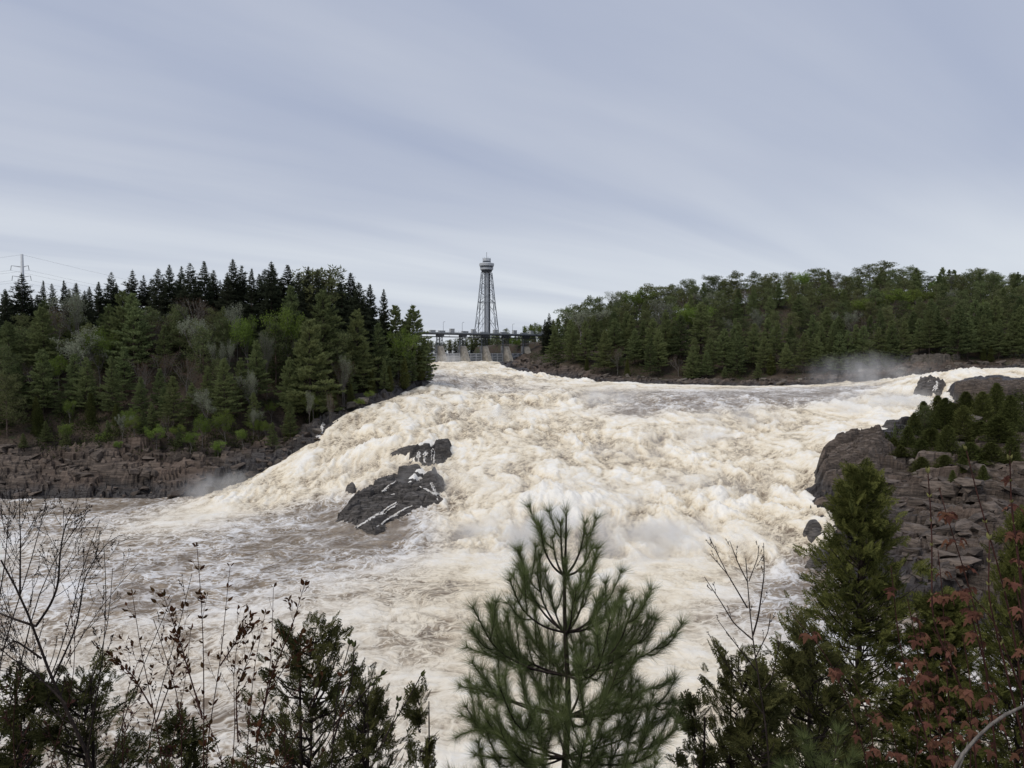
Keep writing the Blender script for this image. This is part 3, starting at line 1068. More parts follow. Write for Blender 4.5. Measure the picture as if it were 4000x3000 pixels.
# ---- left hill, skyline spruces
for i, (px, py) in enumerate([(20, 1130), (80, 1062), (152, 1089), (211, 1102), (257, 1089), (294, 1099), (345, 1112), (380, 1092), (428, 1056), (505, 1047), (547, 1066), (618, 1042), (660, 1026), (706, 1033), (751, 1021), (796, 1014),
              (837, 1049), (880, 1060), (914, 1007), (945, 1030), (980, 1042), (1022, 1044), (1056, 1017), (1081, 1030), (1117, 1027), (1150, 1060), (1183, 1034), (1212, 1051), (1238, 1046), (1278, 1044), (1301, 1065), (1341, 1065), (1368, 1059), (1406, 1095), (1446, 1103)]):
    Yb = 216 + (px > 1150) * 8 + (i * 37 % 11)
    r_ = plant_top('redpine' if px in (1212, 1278) else 'spruce', px, py + 4, Yb, 'left_sky', _trng.uniform(.9, 1.5))
    r_.rotation_euler = (_trng.gauss(0, .03), _trng.gauss(0, .03), r_.rotation_euler[2])
plant_top('spruce', 1499, 1127, 236, 'left_lone', .9)
for px, py, Yb in [(-60, 1080, 218), (45, 1170, 224), (120, 1150, 224), (590, 1085, 224), (455, 1120, 226), (330, 1150, 210), (860, 1090, 228), (1100, 1080, 230), (690, 1090, 226), (1260, 1090, 232), (1330, 1100, 236), (1420, 1160, 238)] + [(20 + i * 62, 1130 + (i * 53 % 40) - 75 * math.exp(-((i - 14) / 8.0) ** 2), 226 + (i * 31 % 9)) for i in range(23)]:
    plant_top('spruce', px, py, Yb, 'left_back', 1.15)
# ---- left slope, named individuals
for kind, px, py, Yb, w in [('pine', 1545, 1192, 236, 1.0), ('pine', 1613, 1198, 238, 1.12), ('pine', 1136, 1120, 206, .85), ('pine', 1263, 1133, 205, 1.15), ('pine', 1208, 1247, 190, 1.15), ('pine', 1394, 1207, 212, 1.0),
                            ('pine', 1478, 1266, 216, 1.05), ('lime', 1119, 1207, 200, .8), ('lime', 965, 1235, 196, .7), ('silver', 922, 1180, 200, .6), ('silver', 1040, 1300, 192, .5), ('silver', 780, 1240, 194, .85), ('silver', 875, 1330, 188, .5),
                            ('pine', 480, 1135, 196, 1.1), ('pine', 520, 1150, 192, 1.05), ('pine', 435, 1390, 176, .8), ('bare', 765, 1155, 204, 1.3), ('silver', 300, 1140, 200, .8), ('bare', 215, 1190, 198, .9), ('silver', 310, 1275, 186, 1.2), ('lime', 385, 1285, 188, .8),
                            ('pine', 30, 1255, 186, 1.05), ('pine', 165, 1200, 190, 1.1), ('pine', 165, 1365, 176, 1.0), ('pine', 65, 1420, 174, 1.1), ('pine', 290, 1380, 180, 1.0), ('pine', 640, 1270, 192, 1.0), ('redpine', 700, 1190, 200, 1.0), ('redpine', 590, 1200, 202, 1.0),
                            ('pine', 810, 1430, 182, .8), ('pine', 640, 1510, 174, .9), ('pine', 940, 1400, 184, 1.0), ('pine', 1000, 1330, 188, 1.0), ('pine', 990, 1530, 178, 1.1), ('pine', 1130, 1395, 188, 1.0), ('redpine', 1075, 1265, 196, 1.0), ('redpine', 1320, 1290, 204, .9),
                            ('pine', 1350, 1380, 204, .9), ('pine', 1420, 1330, 210, 1.0), ('pine', 1560, 1300, 226, .9), ('pine', 1660, 1330, 240, .9), ('lime', 1570, 1280, 228, .7), ('pine', 1500, 1400, 212, .8), ('pine', 1610, 1380, 232, .8),
                            ('silver', 985, 1450, 182, .6), ('bare', 560, 1400, 180, .9), ('bare', 1340, 1400, 200, .8), ('silver', 1345, 1390, 198, .5), ('bare', 640, 1370, 186, 1.0), ('lime', 270, 1560, 172, .7), ('redpine', 870, 1240, 198, .9), ('redpine', 860, 1400, 186, .9)]:
    plant_top(kind, px, py, Yb, 'left_slope', w)
# cedars and young growth along the left shore
for kind, px, py, Yb, w in [('cedar', 1130, 1580, 180, 1.1), ('cedar', 1225, 1550, 190, 1.0), ('cedar', 1300, 1500, 196, 1.0), ('cedar', 1370, 1500, 200, 1.1), ('cedar', 1450, 1440, 210, 1.0), ('cedar', 1520, 1430, 214, 1.0), ('cedar', 1580, 1400, 224, 1.0), ('cedar', 1640, 1370, 236, 1.1), ('cedar', 150, 1590, 168, 1.3),
                            ('pine', 255, 1670, 165, 1.1), ('pine', 90, 1690, 164, 1.2), ('pine', 420, 1640, 168, 1.1)]:
    plant_top(kind, px, py, Yb, 'left_shore', w)
for kind, px, py, H, w in [('lime', 790, 1740, 8.0, .9), ('lime', 880, 1745, 9.0, .8), ('lime', 745, 1770, 5.5, 1.3), ('lime', 850, 1775, 5.0, 1.3), ('lime', 950, 1765, 5.0, 1.1), ('lime', 1040, 1740, 5.0, 1.0), ('lime', 610, 1735, 6.0, 1.0), ('lime', 525, 1735, 5.0, 1.2), ('lime', 400, 1730, 4.5, 1.0), ('lime', 690, 1735, 5.0, 1.2), ('lime', 270, 1725, 6.5, .8),
                           ('lime', 1440, 1580, 4.0, 1.1), ('lime', 1405, 1600, 3.6, 1.2), ('lime', 460, 1755, 3.2, 1.3), ('pine', 850, 1770, 4.0, 1.0), ('pine', 700, 1740, 5.0, 1.0), ('lime', 1010, 1720, 6.5, .9), ('silver', 480, 1740, 7.0, .5), ('silver', 990, 1720, 9.0, .6), ('silver', 1210, 1680, 10.0, .5), ('bare', 1290, 1650, 10.0, .5), ('bare', 660, 1735, 8.0, .5), ('pine', 560, 1730, 6.0, 1.0), ('pine', 180, 1725, 6.0, 1.1)]:
    plant_base(kind, px, py, H, 'left_shore', w)
# fill between them
_pl = [(t[0].location.x, t[0].location.y) for t in TREES]


def fill(n, xr, yr, test, kinds, heights, row, gap):
    c = 0
    for _ in range(n * 40):
        x, y = _trng.uniform(*xr), _trng.uniform(*yr)
        if not test(x, y) or any((x - a) ** 2 + (y - b) ** 2 < gap * gap for a, b in _pl):
            continue
        k = _trng.choices(list(kinds), list(kinds.values()))[0]
        lo, hi = heights[k]
        plant(k, x, y, _trng.uniform(lo, hi), row, 1.0)
        _pl.append((x, y))
        c += 1
        if c >= n:
            break


HT = {'pine': (13, 19), 'redpine': (12, 16), 'spruce': (13, 17), 'lime': (8, 13), 'silver': (9, 14), 'bare': (9, 14), 'cedar': (5, 8)}


def sdat(x, y):
    return float(gsample(SDG, x, y))


fill(46, (-150, -40), (164, 212), lambda x, y: 19 < sdat(x, y) < 62 and x > -.75 * y, {'pine': 7, 'redpine': 3, 'lime': 1, 'silver': 1, 'bare': 1}, dict(HT, pine=(9, 17)), 'left_slope', 5.0)
fill(26, (-135, -45), (163, 185), lambda x, y: (18 if x < -58 else 7) < sdat(x, y) < 34 and x > -.75 * y, {'pine': 6, 'lime': 2, 'cedar': 2}, dict(HT, pine=(6, 11), lime=(5, 8)), 'left_slope', 4.2)
fill(14, (-60, -30), (200, 300), lambda x, y: 8 < sdat(x, y) < 26, {'pine': 5, 'cedar': 2}, HT, 'left_point', 5.0)
fill(8, (-80, -45), (300, 400), lambda x, y: 8 < sdat(x, y) < 30, {'pine': 5, 'spruce': 1}, HT, 'left_dam', 6.0)

# ---- right hill
for i, (px, py) in enumerate([(2208, 1194), (2265, 1180), (2315, 1163), (2353, 1149), (2407, 1131), (2437, 1127), (2498, 1120), (2543, 1115), (2584, 1104), (2633, 1099), (2665, 1088), (2715, 1081), (2778, 1070), (2841, 1063), (2878, 1061), (2941, 1061), (2990, 1059), (3040, 1062),
              (3082, 1058), (3130, 1050), (3178, 1050), (3212, 1048), (3280, 1060), (3342, 1048), (3400, 1036), (3451, 1022), (3521, 1050), (3598, 1050), (3646, 1080), (3700, 1075), (3752, 1065), (3815, 1070), (3863, 1067), (3911, 1070), (3974, 1075), (4030, 1078)]):
    plant_top('silver' if i % 9 == 4 else 'lime' if i % 13 == 6 else 'redpine', px + _trng.uniform(-16, 16), py + _trng.uniform(-6, 14), 398 + (i * 29 % 19) - (px < 2350) * 10, 'right_sky', _trng.uniform(.95, 1.55))
plant_top('spruce', 2145, 1221, 408, 'right_dam', 1.0)
plant_top('spruce', 2129, 1246, 404, 'right_dam', 1.0)
plant_top('lime', 2090, 1262, 440, 'right_dam', 1.2)
plant_top('pine', 2180, 1240, 380, 'right_dam', 1.0)
plant_top('pine', 2050, 1275, 470, 'right_dam', 1.0)
for kind, px, py, Yb, w in [('lime', 3380, 1165, 345, 1.3), ('lime', 3500, 1130, 350, 1.4), ('lime', 3590, 1128, 352, 1.5), ('lime', 3650, 1140, 355, 1.2), ('lime', 3440, 1150, 352, 1.3), ('lime', 3840, 1180, 335, 1.2), ('lime', 3880, 1160, 345, 1.1), ('bare', 3620, 1165, 335, 1.5), ('bare', 3690, 1190, 330, 1.4), ('bare', 3560, 1180, 332, 1.2),
                            ('bare', 3370, 1235, 318, 1.3), ('silver', 3320, 1215, 320, .8), ('silver', 2590, 1175, 352, 1.3), ('silver', 2270, 1205, 370, 1.2), ('bare', 2700, 1150, 372, 1.2), ('lime', 2680, 1185, 350, 1.1), ('lime', 2720, 1190, 346, 1.0), ('silver', 2960, 1200, 340, .9), ('bare', 3060, 1370, 300, 1.0), ('silver', 3590, 1340, 288, .8),
                            ('pine', 2165, 1290, 345, 1.1), ('pine', 2230, 1250, 345, 1.2), ('pine', 2320, 1240, 342, 1.2), ('pine', 2400, 1245, 338, 1.1), ('pine', 2480, 1285, 328, 1.2), ('pine', 2550, 1245, 330, 1.2), ('pine', 2660, 1230, 325, 1.2), ('pine', 2740, 1180, 335, 1.2), ('pine', 2830, 1285, 312, 1.1), ('pine', 2870, 1280, 312, 1.0), ('pine', 2945, 1265, 310, 1.1), ('pine', 3035, 1255, 312, 1.1), ('pine', 3000, 1240, 320, 1.1),
                            ('pine', 3120, 1150, 345, 1.2), ('pine', 3230, 1200, 325, 1.1), ('pine', 3200, 1270, 306, 1.1), ('pine', 3260, 1255, 308, 1.1), ('pine', 3480, 1275, 302, 1.1), ('pine', 3690, 1250, 300, 1.2), ('pine', 3800, 1240, 300, 1.2), ('pine', 3980, 1290, 285, 1.2), ('pine', 3900, 1290, 290, 1.1), ('cedar', 2390, 1360, 328, 1.2), ('cedar', 2365, 1370, 330, 1.0),
                            ('pine', 2760, 1370, 306, 1.0), ('pine', 2420, 1360, 324, 1.0), ('pine', 2960, 1420, 296, 1.2), ('pine', 2830, 1430, 300, 1.0), ('pine', 3350, 1310, 302, 1.1), ('redpine', 2790, 1170, 355, 1.1), ('redpine', 2830, 1170, 358, 1.1)]:
    plant_top(kind, px, py, Yb, 'right_slope', w)
_pl = [(t[0].location.x, t[0].location.y) for t in TREES]
fill(64, (10, 240), (268, 345), lambda x, y: 13 < sdat(x, y) < 48 and x < .78 * y, {'pine': 9, 'redpine': 1, 'cedar': 1, 'bare': 1}, dict(HT, pine=(15, 21)), 'right_front', 5.6)
fill(185, (18, 320), (300, 412), lambda x, y: 34 < sdat(x, y) and x < .78 * y, {'pine': 4, 'redpine': 10, 'lime': .5, 'silver': .6, 'bare': 1.2}, dict(HT, pine=(13, 18), redpine=(13, 17)), 'right_upper', 6.0)
for px, by, H in [(3140, 1462, 17), (3190, 1460, 15), (3250, 1450, 17), (3310, 1440, 16), (3370, 1432, 17), (3430, 1425, 15), (3480, 1415, 17), (3530, 1405, 15), (3780, 1405, 16), (3840, 1405, 17), (3900, 1405, 15), (3960, 1405, 17), (4010, 1405, 16), (3730, 1380, 15), (3660, 1375, 14), (3590, 1380, 15), (3870, 1410, 6), (3330, 1450, 8), (3460, 1430, 8), (3070, 1465, 13), (3010, 1468, 9)]:
    plant_base('pine' if H > 9 else 'cedar', px, by, H, 'right_front', 1.05)
# second rank along the ridge, so that the skyline closes
for i in range(34):
    px = 2230 + i * 54 + _trng.uniform(-14, 14)
    py = np.interp(px, [2200, 2315, 2437, 2584, 2715, 2841, 3000, 3212, 3400, 3600, 3750, 4000], [1200, 1175, 1140, 1116, 1093, 1077, 1072, 1062, 1052, 1064, 1080, 1084]) + _trng.uniform(0, 22)
    plant_top('pine' if i % 2 else 'redpine', px, py + 16, _trng.uniform(404, 430), 'right_ridge', 1.3)
# trees on the far shore, seen between the dam's piers
for i in range(62):
    x = -105 + i * 2.7 + _trng.uniform(-1.5, 1.5)
    plant('spruce' if i % 3 else 'redpine', x, 640 + (i % 3) * 14 + _trng.uniform(-5, 5), _trng.uniform(10, 15) + (x > -36) * 5, 'far_shore', 1.5, z=31.5)
_pl = [(t[0].location.x, t[0].location.y) for t in TREES]
fill(30, (-12, 75), (428, 512), lambda x, y: float(ground_base(x, y)) > 30, {'pine': 4, 'redpine': 3, 'lime': 1.5}, dict(HT, pine=(9, 14), redpine=(9, 13), lime=(9, 13)), 'right_dam', 4.2)
# ---- right near bank: the cedar clump on the rocks, small pines
for px, py, H, w in [(3890, 1640, 8.0, 1.1), (3945, 1690, 7.0, 1.2), (3835, 1660, 7.0, 1.2), (3770, 1650, 6.2, 1.3), (3715, 1650, 5.6, 1.3), (3660, 1655, 5.4, 1.2), (3605, 1665, 4.6, 1.2), (3570, 1700, 4.2, 1.2), (3690, 1700, 5.6, 1.5), (3760, 1710, 6.0, 1.4), (3830, 1720, 6.2, 1.3), (3900, 1740, 6.4, 1.3),
                      (3640, 1730, 4.8, 1.4), (3545, 1740, 3.6, 1.4), (3600, 1770, 4.2, 1.2), (3700, 1770, 5.0, 1.3), (3790, 1790, 5.2, 1.3), (3870, 1800, 5.0, 1.3), (3600, 1830, 4.6, 1.0), (3490, 1735, 2.4, 1.6), (3520, 1760, 2.6, 1.5), (3690, 1830, 3.6, 1.2), (3760, 1850, 3.4, 1.1), (3950, 1800, 4.6, 1.2), (3720, 1900, 2.4, 1.0), (3840, 1870, 2.6, 1.2)]:
    bushy = (px * 7 + py) % 3 == 0
    plant_base('cedar', px, py, H * (.80 if bushy else 1.15), 'right_cedars', w * (3.0 if bushy else 1.6))
plant_base('redpine', 3612, 1690, 6.2, 'right_lone', 1.0)
plant_base('redpine', 3560, 1690, 4.0, 'right_lone2', 1.0)
plant_base('pine', 3462, 1725, 3.2, 'right_small', .6)
plant_base('pine', 3494, 1725, 4.2, 'right_small2', .4)

# ---- low growth under the trees, too dense to count
M_UNDER = mat_leaf('undergrowth_leaves', (0.026, 0.034, 0.014), (0.085, 0.095, 0.036), trans=.25, objvar=0)
ur = np.random.default_rng(90)


def undergrowth(n, xr, yr, lo, hi, sz, per):
    x = ur.uniform(*xr, n * 6); y = ur.uniform(*yr, n * 6)
    d = gsample(SDG, x, y)
    ok = (d > lo) & (d < hi) & (np.abs(x) < .80 * y) & (perlin(x * .09, y * .09, 33) > -.25)
    x, y = x[ok][:n], y[ok][:n]
    C = np.column_stack([x, y, ground_z(x, y)])
    m = len(C)
    h = ur.uniform(.5, 1.0, m) * sz
    P = np.repeat(C, per, 0) + ur.normal(0, 1, (m * per, 3)) * np.repeat(h, per)[:, None] * [.55, .55, .0]
    P[:, 2] += np.repeat(h, per) * ur.uniform(0, 1.3, m * per)
    return tri_cloud(P, ur.normal(0, .8, (m * per, 3)) + [0, 0, .5], ur.uniform(.3, .7, m * per), ur.uniform(.15, .4, m * per), ur)


parts = [undergrowth(500, (30, 330), (395, 440), 40, 400, 4.5, 34), undergrowth(420, (70, 135), (135, 178), 6, 46, 1.7, 34), undergrowth(1500, (-170, -30), (158, 260), 14, 70, 2.2, 34), undergrowth(2000, (10, 330), (262, 420), 11, 160, 2.6, 30), undergrowth(60, (-60, -28), (175, 300), 5, 16, 1.2, 30)]
Vu, Fu, c_ = [], [], 0
for V, F in parts:
    Vu.append(V); Fu.append(F + c_); c_ += len(V)
tag(link('undergrowth', mesh_np('undergrowth', np.concatenate(Vu), np.concatenate(Fu), M_UNDER)), 'low shrubs and saplings covering the ground beneath the wooded banks', 'undergrowth', kind='stuff')
# ------------------------------------------------------------------ dam, tower, pylon
M_CONC = plain('weathered_concrete', (0.30, 0.275, 0.235), 0.9, 0.2, 0.30, 0.6)
M_CONC2 = plain('grey_concrete', (0.25, 0.245, 0.235), 0.9, 0.2, 0.25, 0.8)
M_GATE = plain('gate_steel', (0.22, 0.235, 0.25), 0.6, 0.4, 0.2, 0.7)
M_GATERIB = plain('gate_rib_steel', (0.46, 0.475, 0.49), 0.6, 0.4, 0.15, 0.7)
M_DARKST = plain('dark_steel', (0.055, 0.06, 0.068), 0.6, 0.4, 0.2, 1.0)
M_GREYST = plain('galvanised_steel', (0.20, 0.22, 0.24), 0.55, 0.4, 0.2, 1.0)
M_LIGHTST = plain('pale_cladding', (0.50, 0.52, 0.54), 0.5, 0.4, 0.10, 0.5)
M_GLASS = plain('dark_glazing', (0.035, 0.045, 0.06), 0.15, 0.6, 0.2, 0.5)
M_PALEBOX = plain('pale_grey_paint', (0.42, 0.43, 0.43), 0.6, 0.4, 0.12, 0.5)

PHI = math.radians(35)
AX = np.array([math.cos(PHI), math.sin(PHI), 0.0])       # along the dam, to the right and away
DN = np.array([math.sin(PHI), -math.cos(PHI), 0.0])      # downstream, towards the viewer and right
RD = np.column_stack([AX, DN, [0, 0, 1]])
D0 = np.array([-16.0, 415.0, 0.0])
dam = empty('dam', (0, 0, 0))
tag(dam, 'concrete and steel sluice dam with piers, gates and a bridge deck across the river', 'dam')


def dp(s, d, z):
    return D0 + AX * s + DN * d + np.array([0, 0, z])


def prism(mb, prof, s, t):
    """profile in (downstream, z), extruded by thickness t about s along the dam"""
    n = len(prof)
    V = [dp(s - t / 2, a, b) for a, b in prof] + [dp(s + t / 2, a, b) for a, b in prof]
    F = [[i, (i + 1) % n, n + (i + 1) % n, n + i] for i in range(n)]
    mb.add(V, F)
    mb.F.append(np.array([[mb.n - 2 * n, mb.n - 2 * n + i + 1, mb.n - 2 * n + i] for i in range(1, n - 1)]))
    mb.F.append(np.array([[mb.n - n, mb.n - n + i, mb.n - n + i + 1] for i in range(1, n - 1)]))


SP = 15.0
for k in range(-3, 4):
    s = k * SP
    zb = 24.0
    mb = MB()
    prism(mb, [(-2.5, zb), (-2.5, 35.6), (1.4, 35.6), (6.6, 26.6), (7.2, zb)], s, 2.6)
    pier = mb.build('pier', M_CONC, dam)
    mb = MB()
    prism(mb, [(-2.9, zb), (-2.9, 36.0), (-0.4, 36.0), (-0.4, zb)], s, 3.3)
    mb.build('gate_slot', M_CONC2, pier)
    # steel hoist tower on the pier
    mb = MB()
    for a in (-2.2, -0.6, 1.0):
        for b in (-1.1, 1.1):
            mb.bar(dp(s + b, a, 35.5), dp(s + b, a, 42.2), .17)
    for zz in (37.2, 38.9, 40.6):
        mb.bar(dp(s - 1.1, -2.2, zz), dp(s + 1.1, 1.0, zz + 1.5), .11); mb.bar(dp(s + 1.1, -2.2, zz), dp(s - 1.1, 1.0, zz + 1.5), .11)
        mb.bar(dp(s - 1.1, 1.0, zz), dp(s + 1.1, 1.0, zz), .12); mb.bar(dp(s - 1.1, -2.2, zz), dp(s - 1.1, 1.0, zz), .12)
    mb.build('hoist_tower', M_DARKST, dam)
    mb = MB(); mb.bar(dp(s - 2.0, -0.2, 31.5), dp(s - 2.0, -0.2, 41.8), .16)
    mb.build('guide_post', M_GREYST, dam)
    mb = MB(); mb.box(dp(s, .0, 41.55), (4.2, 2.4, .9), RD)
    mb.build('bearing', M_DARKST, dam)
for k in range(-3, 3):
    s = (k + .5) * SP
    mb = MB(); mb.box(dp(s, -1.2, 28.9), (SP - 3.2, .5, 5.2), RD)
    gate = mb.build('gate', M_GATE, dam)
    mb = MB()
    for i in range(4):
        mb.box(dp(s - 5.7 + i * 3.8, -.72, 28.9), (.55, .44, 5.3), RD)
    for i in range(4):
        mb.box(dp(s, -.70, 26.7 + i * 1.5), (SP - 3.3, .34, .42), RD)
    mb.bar(dp(s - 1.8, -.6, 28.4), dp(s + 1.8, -.6, 31.0), .13)
    mb.build('gate_frame', M_GATERIB, gate)
    mb = MB()
    for i in range(6):
        mb.bar(dp(s - 5.8 + i * 2.32, -2.0, 31.4), dp(s - 5.8 + i * 2.32, -2.0, 33.0), .05, 3)
    for zz in (32.1, 33.0):
        mb.bar(dp(s - 5.8, -2.0, zz), dp(s + 5.8, -2.0, zz), .05, 3)
    mb.build('railing', M_DARKST, gate)
L = 7.2 * SP
mb = MB(); mb.box(dp(0, -.6, 42.55), (L, 4.4, 1.1), RD)
deck = mb.build('deck', M_DARKST, dam)
mb = MB(); mb.box(dp(0, 1.75, 42.95), (L, .25, .7), RD)
mb.build('deck_edge', M_GREYST, deck)
mb = MB(); mb.box(dp(0, .2, 40.75), (L, .5, .55), RD)
mb.build('lower_beam', M_DARKST, dam)
mb = MB()
for i in range(50):
    s = -L / 2 + i * L / 49
    mb.bar(dp(s, 1.7, 43.1), dp(s, 1.7, 44.2), .035, 3)
for zz in (43.7, 44.2):
    mb.bar(dp(-L / 2, 1.7, zz), dp(L / 2, 1.7, zz), .035, 3)
mb.build('handrail', M_GREYST, deck)
hr = random.Random(4)
for k in range(-6, 8):
    s = k * 7.0 + hr.uniform(-1, 1)
    w, hh = hr.choice([(3.6, 1.0), (4.6, .8), (2.4, 2.2), (3.0, 1.2)])
    mb = MB(); mb.box(dp(s, -.4, 43.1 + hh / 2), (w, 1.8, hh), RD); mb.box(dp(s, -.4, 43.1 + hh + .08), (w * 1.08, 2.0, .16), RD)
    mb.build('hoist_housing', M_PALEBOX, dam)
for i in range(14):
    s = -46 + i * 7.1
    mb = MB(); mb.bar(dp(s, 1.0, 42.0), dp(s + .5, .6, 40.9), .10)
    mb.build('hanger', M_DARKST, dam)
for s in (-27, -14.5, -3.5, 21, 38, 48) :
    mb = MB(); mb.tube([dp(s, -1.5, 43), dp(s, -1.5, 48.8), dp(s, -1.5, 49.1), dp(s, -.4, 49.3)], [.13, .09, .08, .07], 5)
    lp = mb.build('lamp_post', M_GREYST, dam)
    mb = MB(); mb.box(dp(s, 0, 49.25), (.35, .9, .18), RD)
    mb.build('lamp_head', M_GREYST, lp)
mb = MB()
for a in (-1.6, 1.6):
    for b in (-1.4, 1.4):
        mb.bar(dp(46.5 + a, b, 27), dp(46.5 + a, b, 46), .2)
for zz in range(29, 46, 3):
    mb.bar(dp(44.9, 1.4, zz), dp(48.1, 1.4, zz + 3), .12); mb.bar(dp(48.1, 1.4, zz), dp(44.9, 1.4, zz + 3), .12)
    mb.bar(dp(44.9, 1.4, zz), dp(48.1, 1.4, zz), .12)
mb.build('stair_tower', M_DARKST, dam)
mb = MB(); mb.box(dp(47, 0, 45.2), (3.6, 2.6, 2.8), RD)
mb.build('control_cabin', M_PALEBOX, dam)
mb = MB(); prism(mb, [(-4, 24), (-4, 42), (3, 42), (5, 24)], 53, 9)
mb.build('abutment', M_CONC, dam)
# reservoir held behind the gates
V = np.array([dp(-120, -3, 31.2), dp(70, -3, 31.2), [160, 640, 31.2], [-260, 640, 31.2]])
rt = NT('still_water')
rt.principled((0.03, 0.032, 0.028), 0.12, 0.5, rt.bump(rt.noise(rt.pos(), .8, 3), .2, .1))
rs = link('reservoir_water', mesh_np('reservoir_water', V, np.array([[0, 1, 2, 3]]), rt.m))
tag(rs, kind='structure')

# ---- observation tower on four lattice legs, far behind the dam
TY = 900.0
TX = (1901.7 - 2000) / FPX * TY
tower = empty('observation_tower', (TX, TY, 33), math.radians(38))
tag(tower, 'tall lattice observation tower with round white viewing deck behind the dam', 'tower')
K = TY / FPX


def tz(crop_y):          # height above the tower's foot from the row of the enlarged view
    return (1390 - (950 + crop_y / 3.016)) * K + CAM_Z - 33


levels = [(0, 24.5), (tz(1180), 21.0), (tz(1040), 18.0), (tz(860), 15.2), (tz(700), 12.9), (tz(580), 11.2), (tz(460), 9.6), (tz(350), 8.0)]


def lr(z):
    zs = [a for a, b in levels]; rs_ = [b for a, b in levels]
    return float(np.interp(z, zs, rs_)) * 1.05


def leg(i, z):
    a = i * math.pi / 2
    r = lr(z)
    return np.array([math.cos(a) * r, math.sin(a) * r, z])


for i in range(4):
    mb = MB()
    mb.tube([leg(i, z) for z, r in levels], .55, 4)
    mb.build('leg', M_GREYST, tower)
for i in range(4):
    mb = MB()
    j = (i + 1) % 4
    for q in range(len(levels) - 1):
        z0, z1 = levels[q][0], levels[q + 1][0]
        mid0 = (leg(i, z0) + leg(j, z0)) / 2; mid1 = (leg(i, z1) + leg(j, z1)) / 2
        r = .26
        if q < 4:
            mb.bar(leg(i, z0), mid1, r); mb.bar(leg(j, z0), mid1, r)
            m = (leg(i, z0) + mid1) / 2; m2 = (leg(j, z0) + mid1) / 2
            mb.bar(m, leg(i, (z0 + z1) / 2), r * .7); mb.bar(m2, leg(j, (z0 + z1) / 2), r * .7)
            mb.bar(m, leg(i, z1), r * .7); mb.bar(m2, leg(j, z1), r * .7)
            if q == 3:
                mb.bar(leg(i, z1), leg(j, z1), .42)
        else:
            mb.bar(leg(i, z0), leg(j, z1), r); mb.bar(leg(j, z0), leg(i, z1), r)
            zm = (z0 + z1) / 2
            mb.bar(leg(i, zm), (leg(i, z0) + leg(j, z1)) / 2, r * .6); mb.bar(leg(j, zm), (leg(i, z0) + leg(j, z1)) / 2, r * .6)
    mb.build('bracing', M_GREYST, tower)
ZT = tz(330)
mb = MB(); mb.tube([[0, 0, 0], [0, 0, ZT]], 3.1, 10)
shaft = mb.build('lift_shaft', M_LIGHTST, tower)
mb = MB(); mb.box((2.2, -2.9, ZT / 2), (1.6, 1.2, ZT), None)  # dark strip down the right side of the shaft
mb.build('dark_strip', M_DARKST, shaft)
mb = MB()
for q in range(40):
    z = q * ZT / 40
    mb.bar((-5.4, -1.5, z), (-3.0, 1.6, z + ZT / 80), .16, 3); mb.bar((-3.0, 1.6, z + ZT / 80), (-5.4, -1.5, z + ZT / 40), .16, 3)
for x, y in ((-5.4, -1.5), (-3.0, 1.6), (-5.6, 1.5), (-3.2, -1.6)):
    mb.bar((x, y, 0), (x, y, ZT), .22)
mb.build('stairway', M_GREYST, shaft)


def lathe(prof, sides=28):
    mb = MB()
    th = np.arange(sides) / sides * 2 * np.pi
    V = np.concatenate([np.column_stack([np.cos(th) * r, np.sin(th) * r, np.full(sides, z)]) for r, z in prof])
    F = []
    for k in range(len(prof) - 1):
        for j in range(sides):
            F.append([k * sides + j, k * sides + (j + 1) % sides, (k + 1) * sides + (j + 1) % sides, (k + 1) * sides + j])
    mb.add(V, F)
    return mb


a = tz(350); b = tz(322); c = tz(300); d = tz(277); e = tz(250); f = tz(240); g = tz(215); h = tz(190)
lathe([(0, a), (6.2, a), (7.0, b - .5), (7.6, b)]).build('deck_underside', M_DARKST, tower)
lathe([(7.6, b), (8.1, b), (8.5, c), (8.0, c)]).build('lower_ring', M_LIGHTST, tower)
win = lathe([(8.0, c), (8.3, d)]).build('window_band', M_GLASS, tower)
mb = MB()
for k in range(28):
    th = k / 28 * 2 * math.pi
    mb.bar((math.cos(th) * 8.15, math.sin(th) * 8.15, c), (math.cos(th) * 8.45, math.sin(th) * 8.45, d), .11, 3)
mb.build('mullion', M_LIGHTST, win)['kind'] = 'stuff'
lathe([(8.3, d), (9.2, d), (9.5, e), (8.9, e + .6), (0, e + .8)]).build('upper_ring', M_LIGHTST, tower)
mb = MB(); mb.box((0, 0, (f + tz(237)) / 2), (7.6, 7.6, 1.2)); 
cab = lathe([(5.3, e), (5.3, tz(236)), (5.15, tz(236)), (5.15, tz(220)), (5.3, tz(220)), (5.3, h), (0, h)], 8).build('roof_cabin', M_LIGHTST, tower)
lathe([(5.22, tz(235)), (5.22, tz(221))], 8).build('cabin_window', M_GLASS, cab)
mb = MB(); mb.bar((0, 0, h), (0, 0, tz(115)), .28, 5); mb.bar((2.2, 0, h), (2.2, 0, h + 3), .15, 4); mb.bar((-2.5, 1, h), (-2.5, 1, h + 2), .15, 4)
mb.build('antenna', M_GREYST, tower)
mb = MB()
for k in range(16):
    th = k / 16 * 2 * math.pi
    mb.bar((math.cos(th) * 5.2, math.sin(th) * 5.2, h), (math.cos(th) * 5.2, math.sin(th) * 5.2, h + 1.2), .08, 3)
mb.build('roof_railing', M_GREYST, tower)

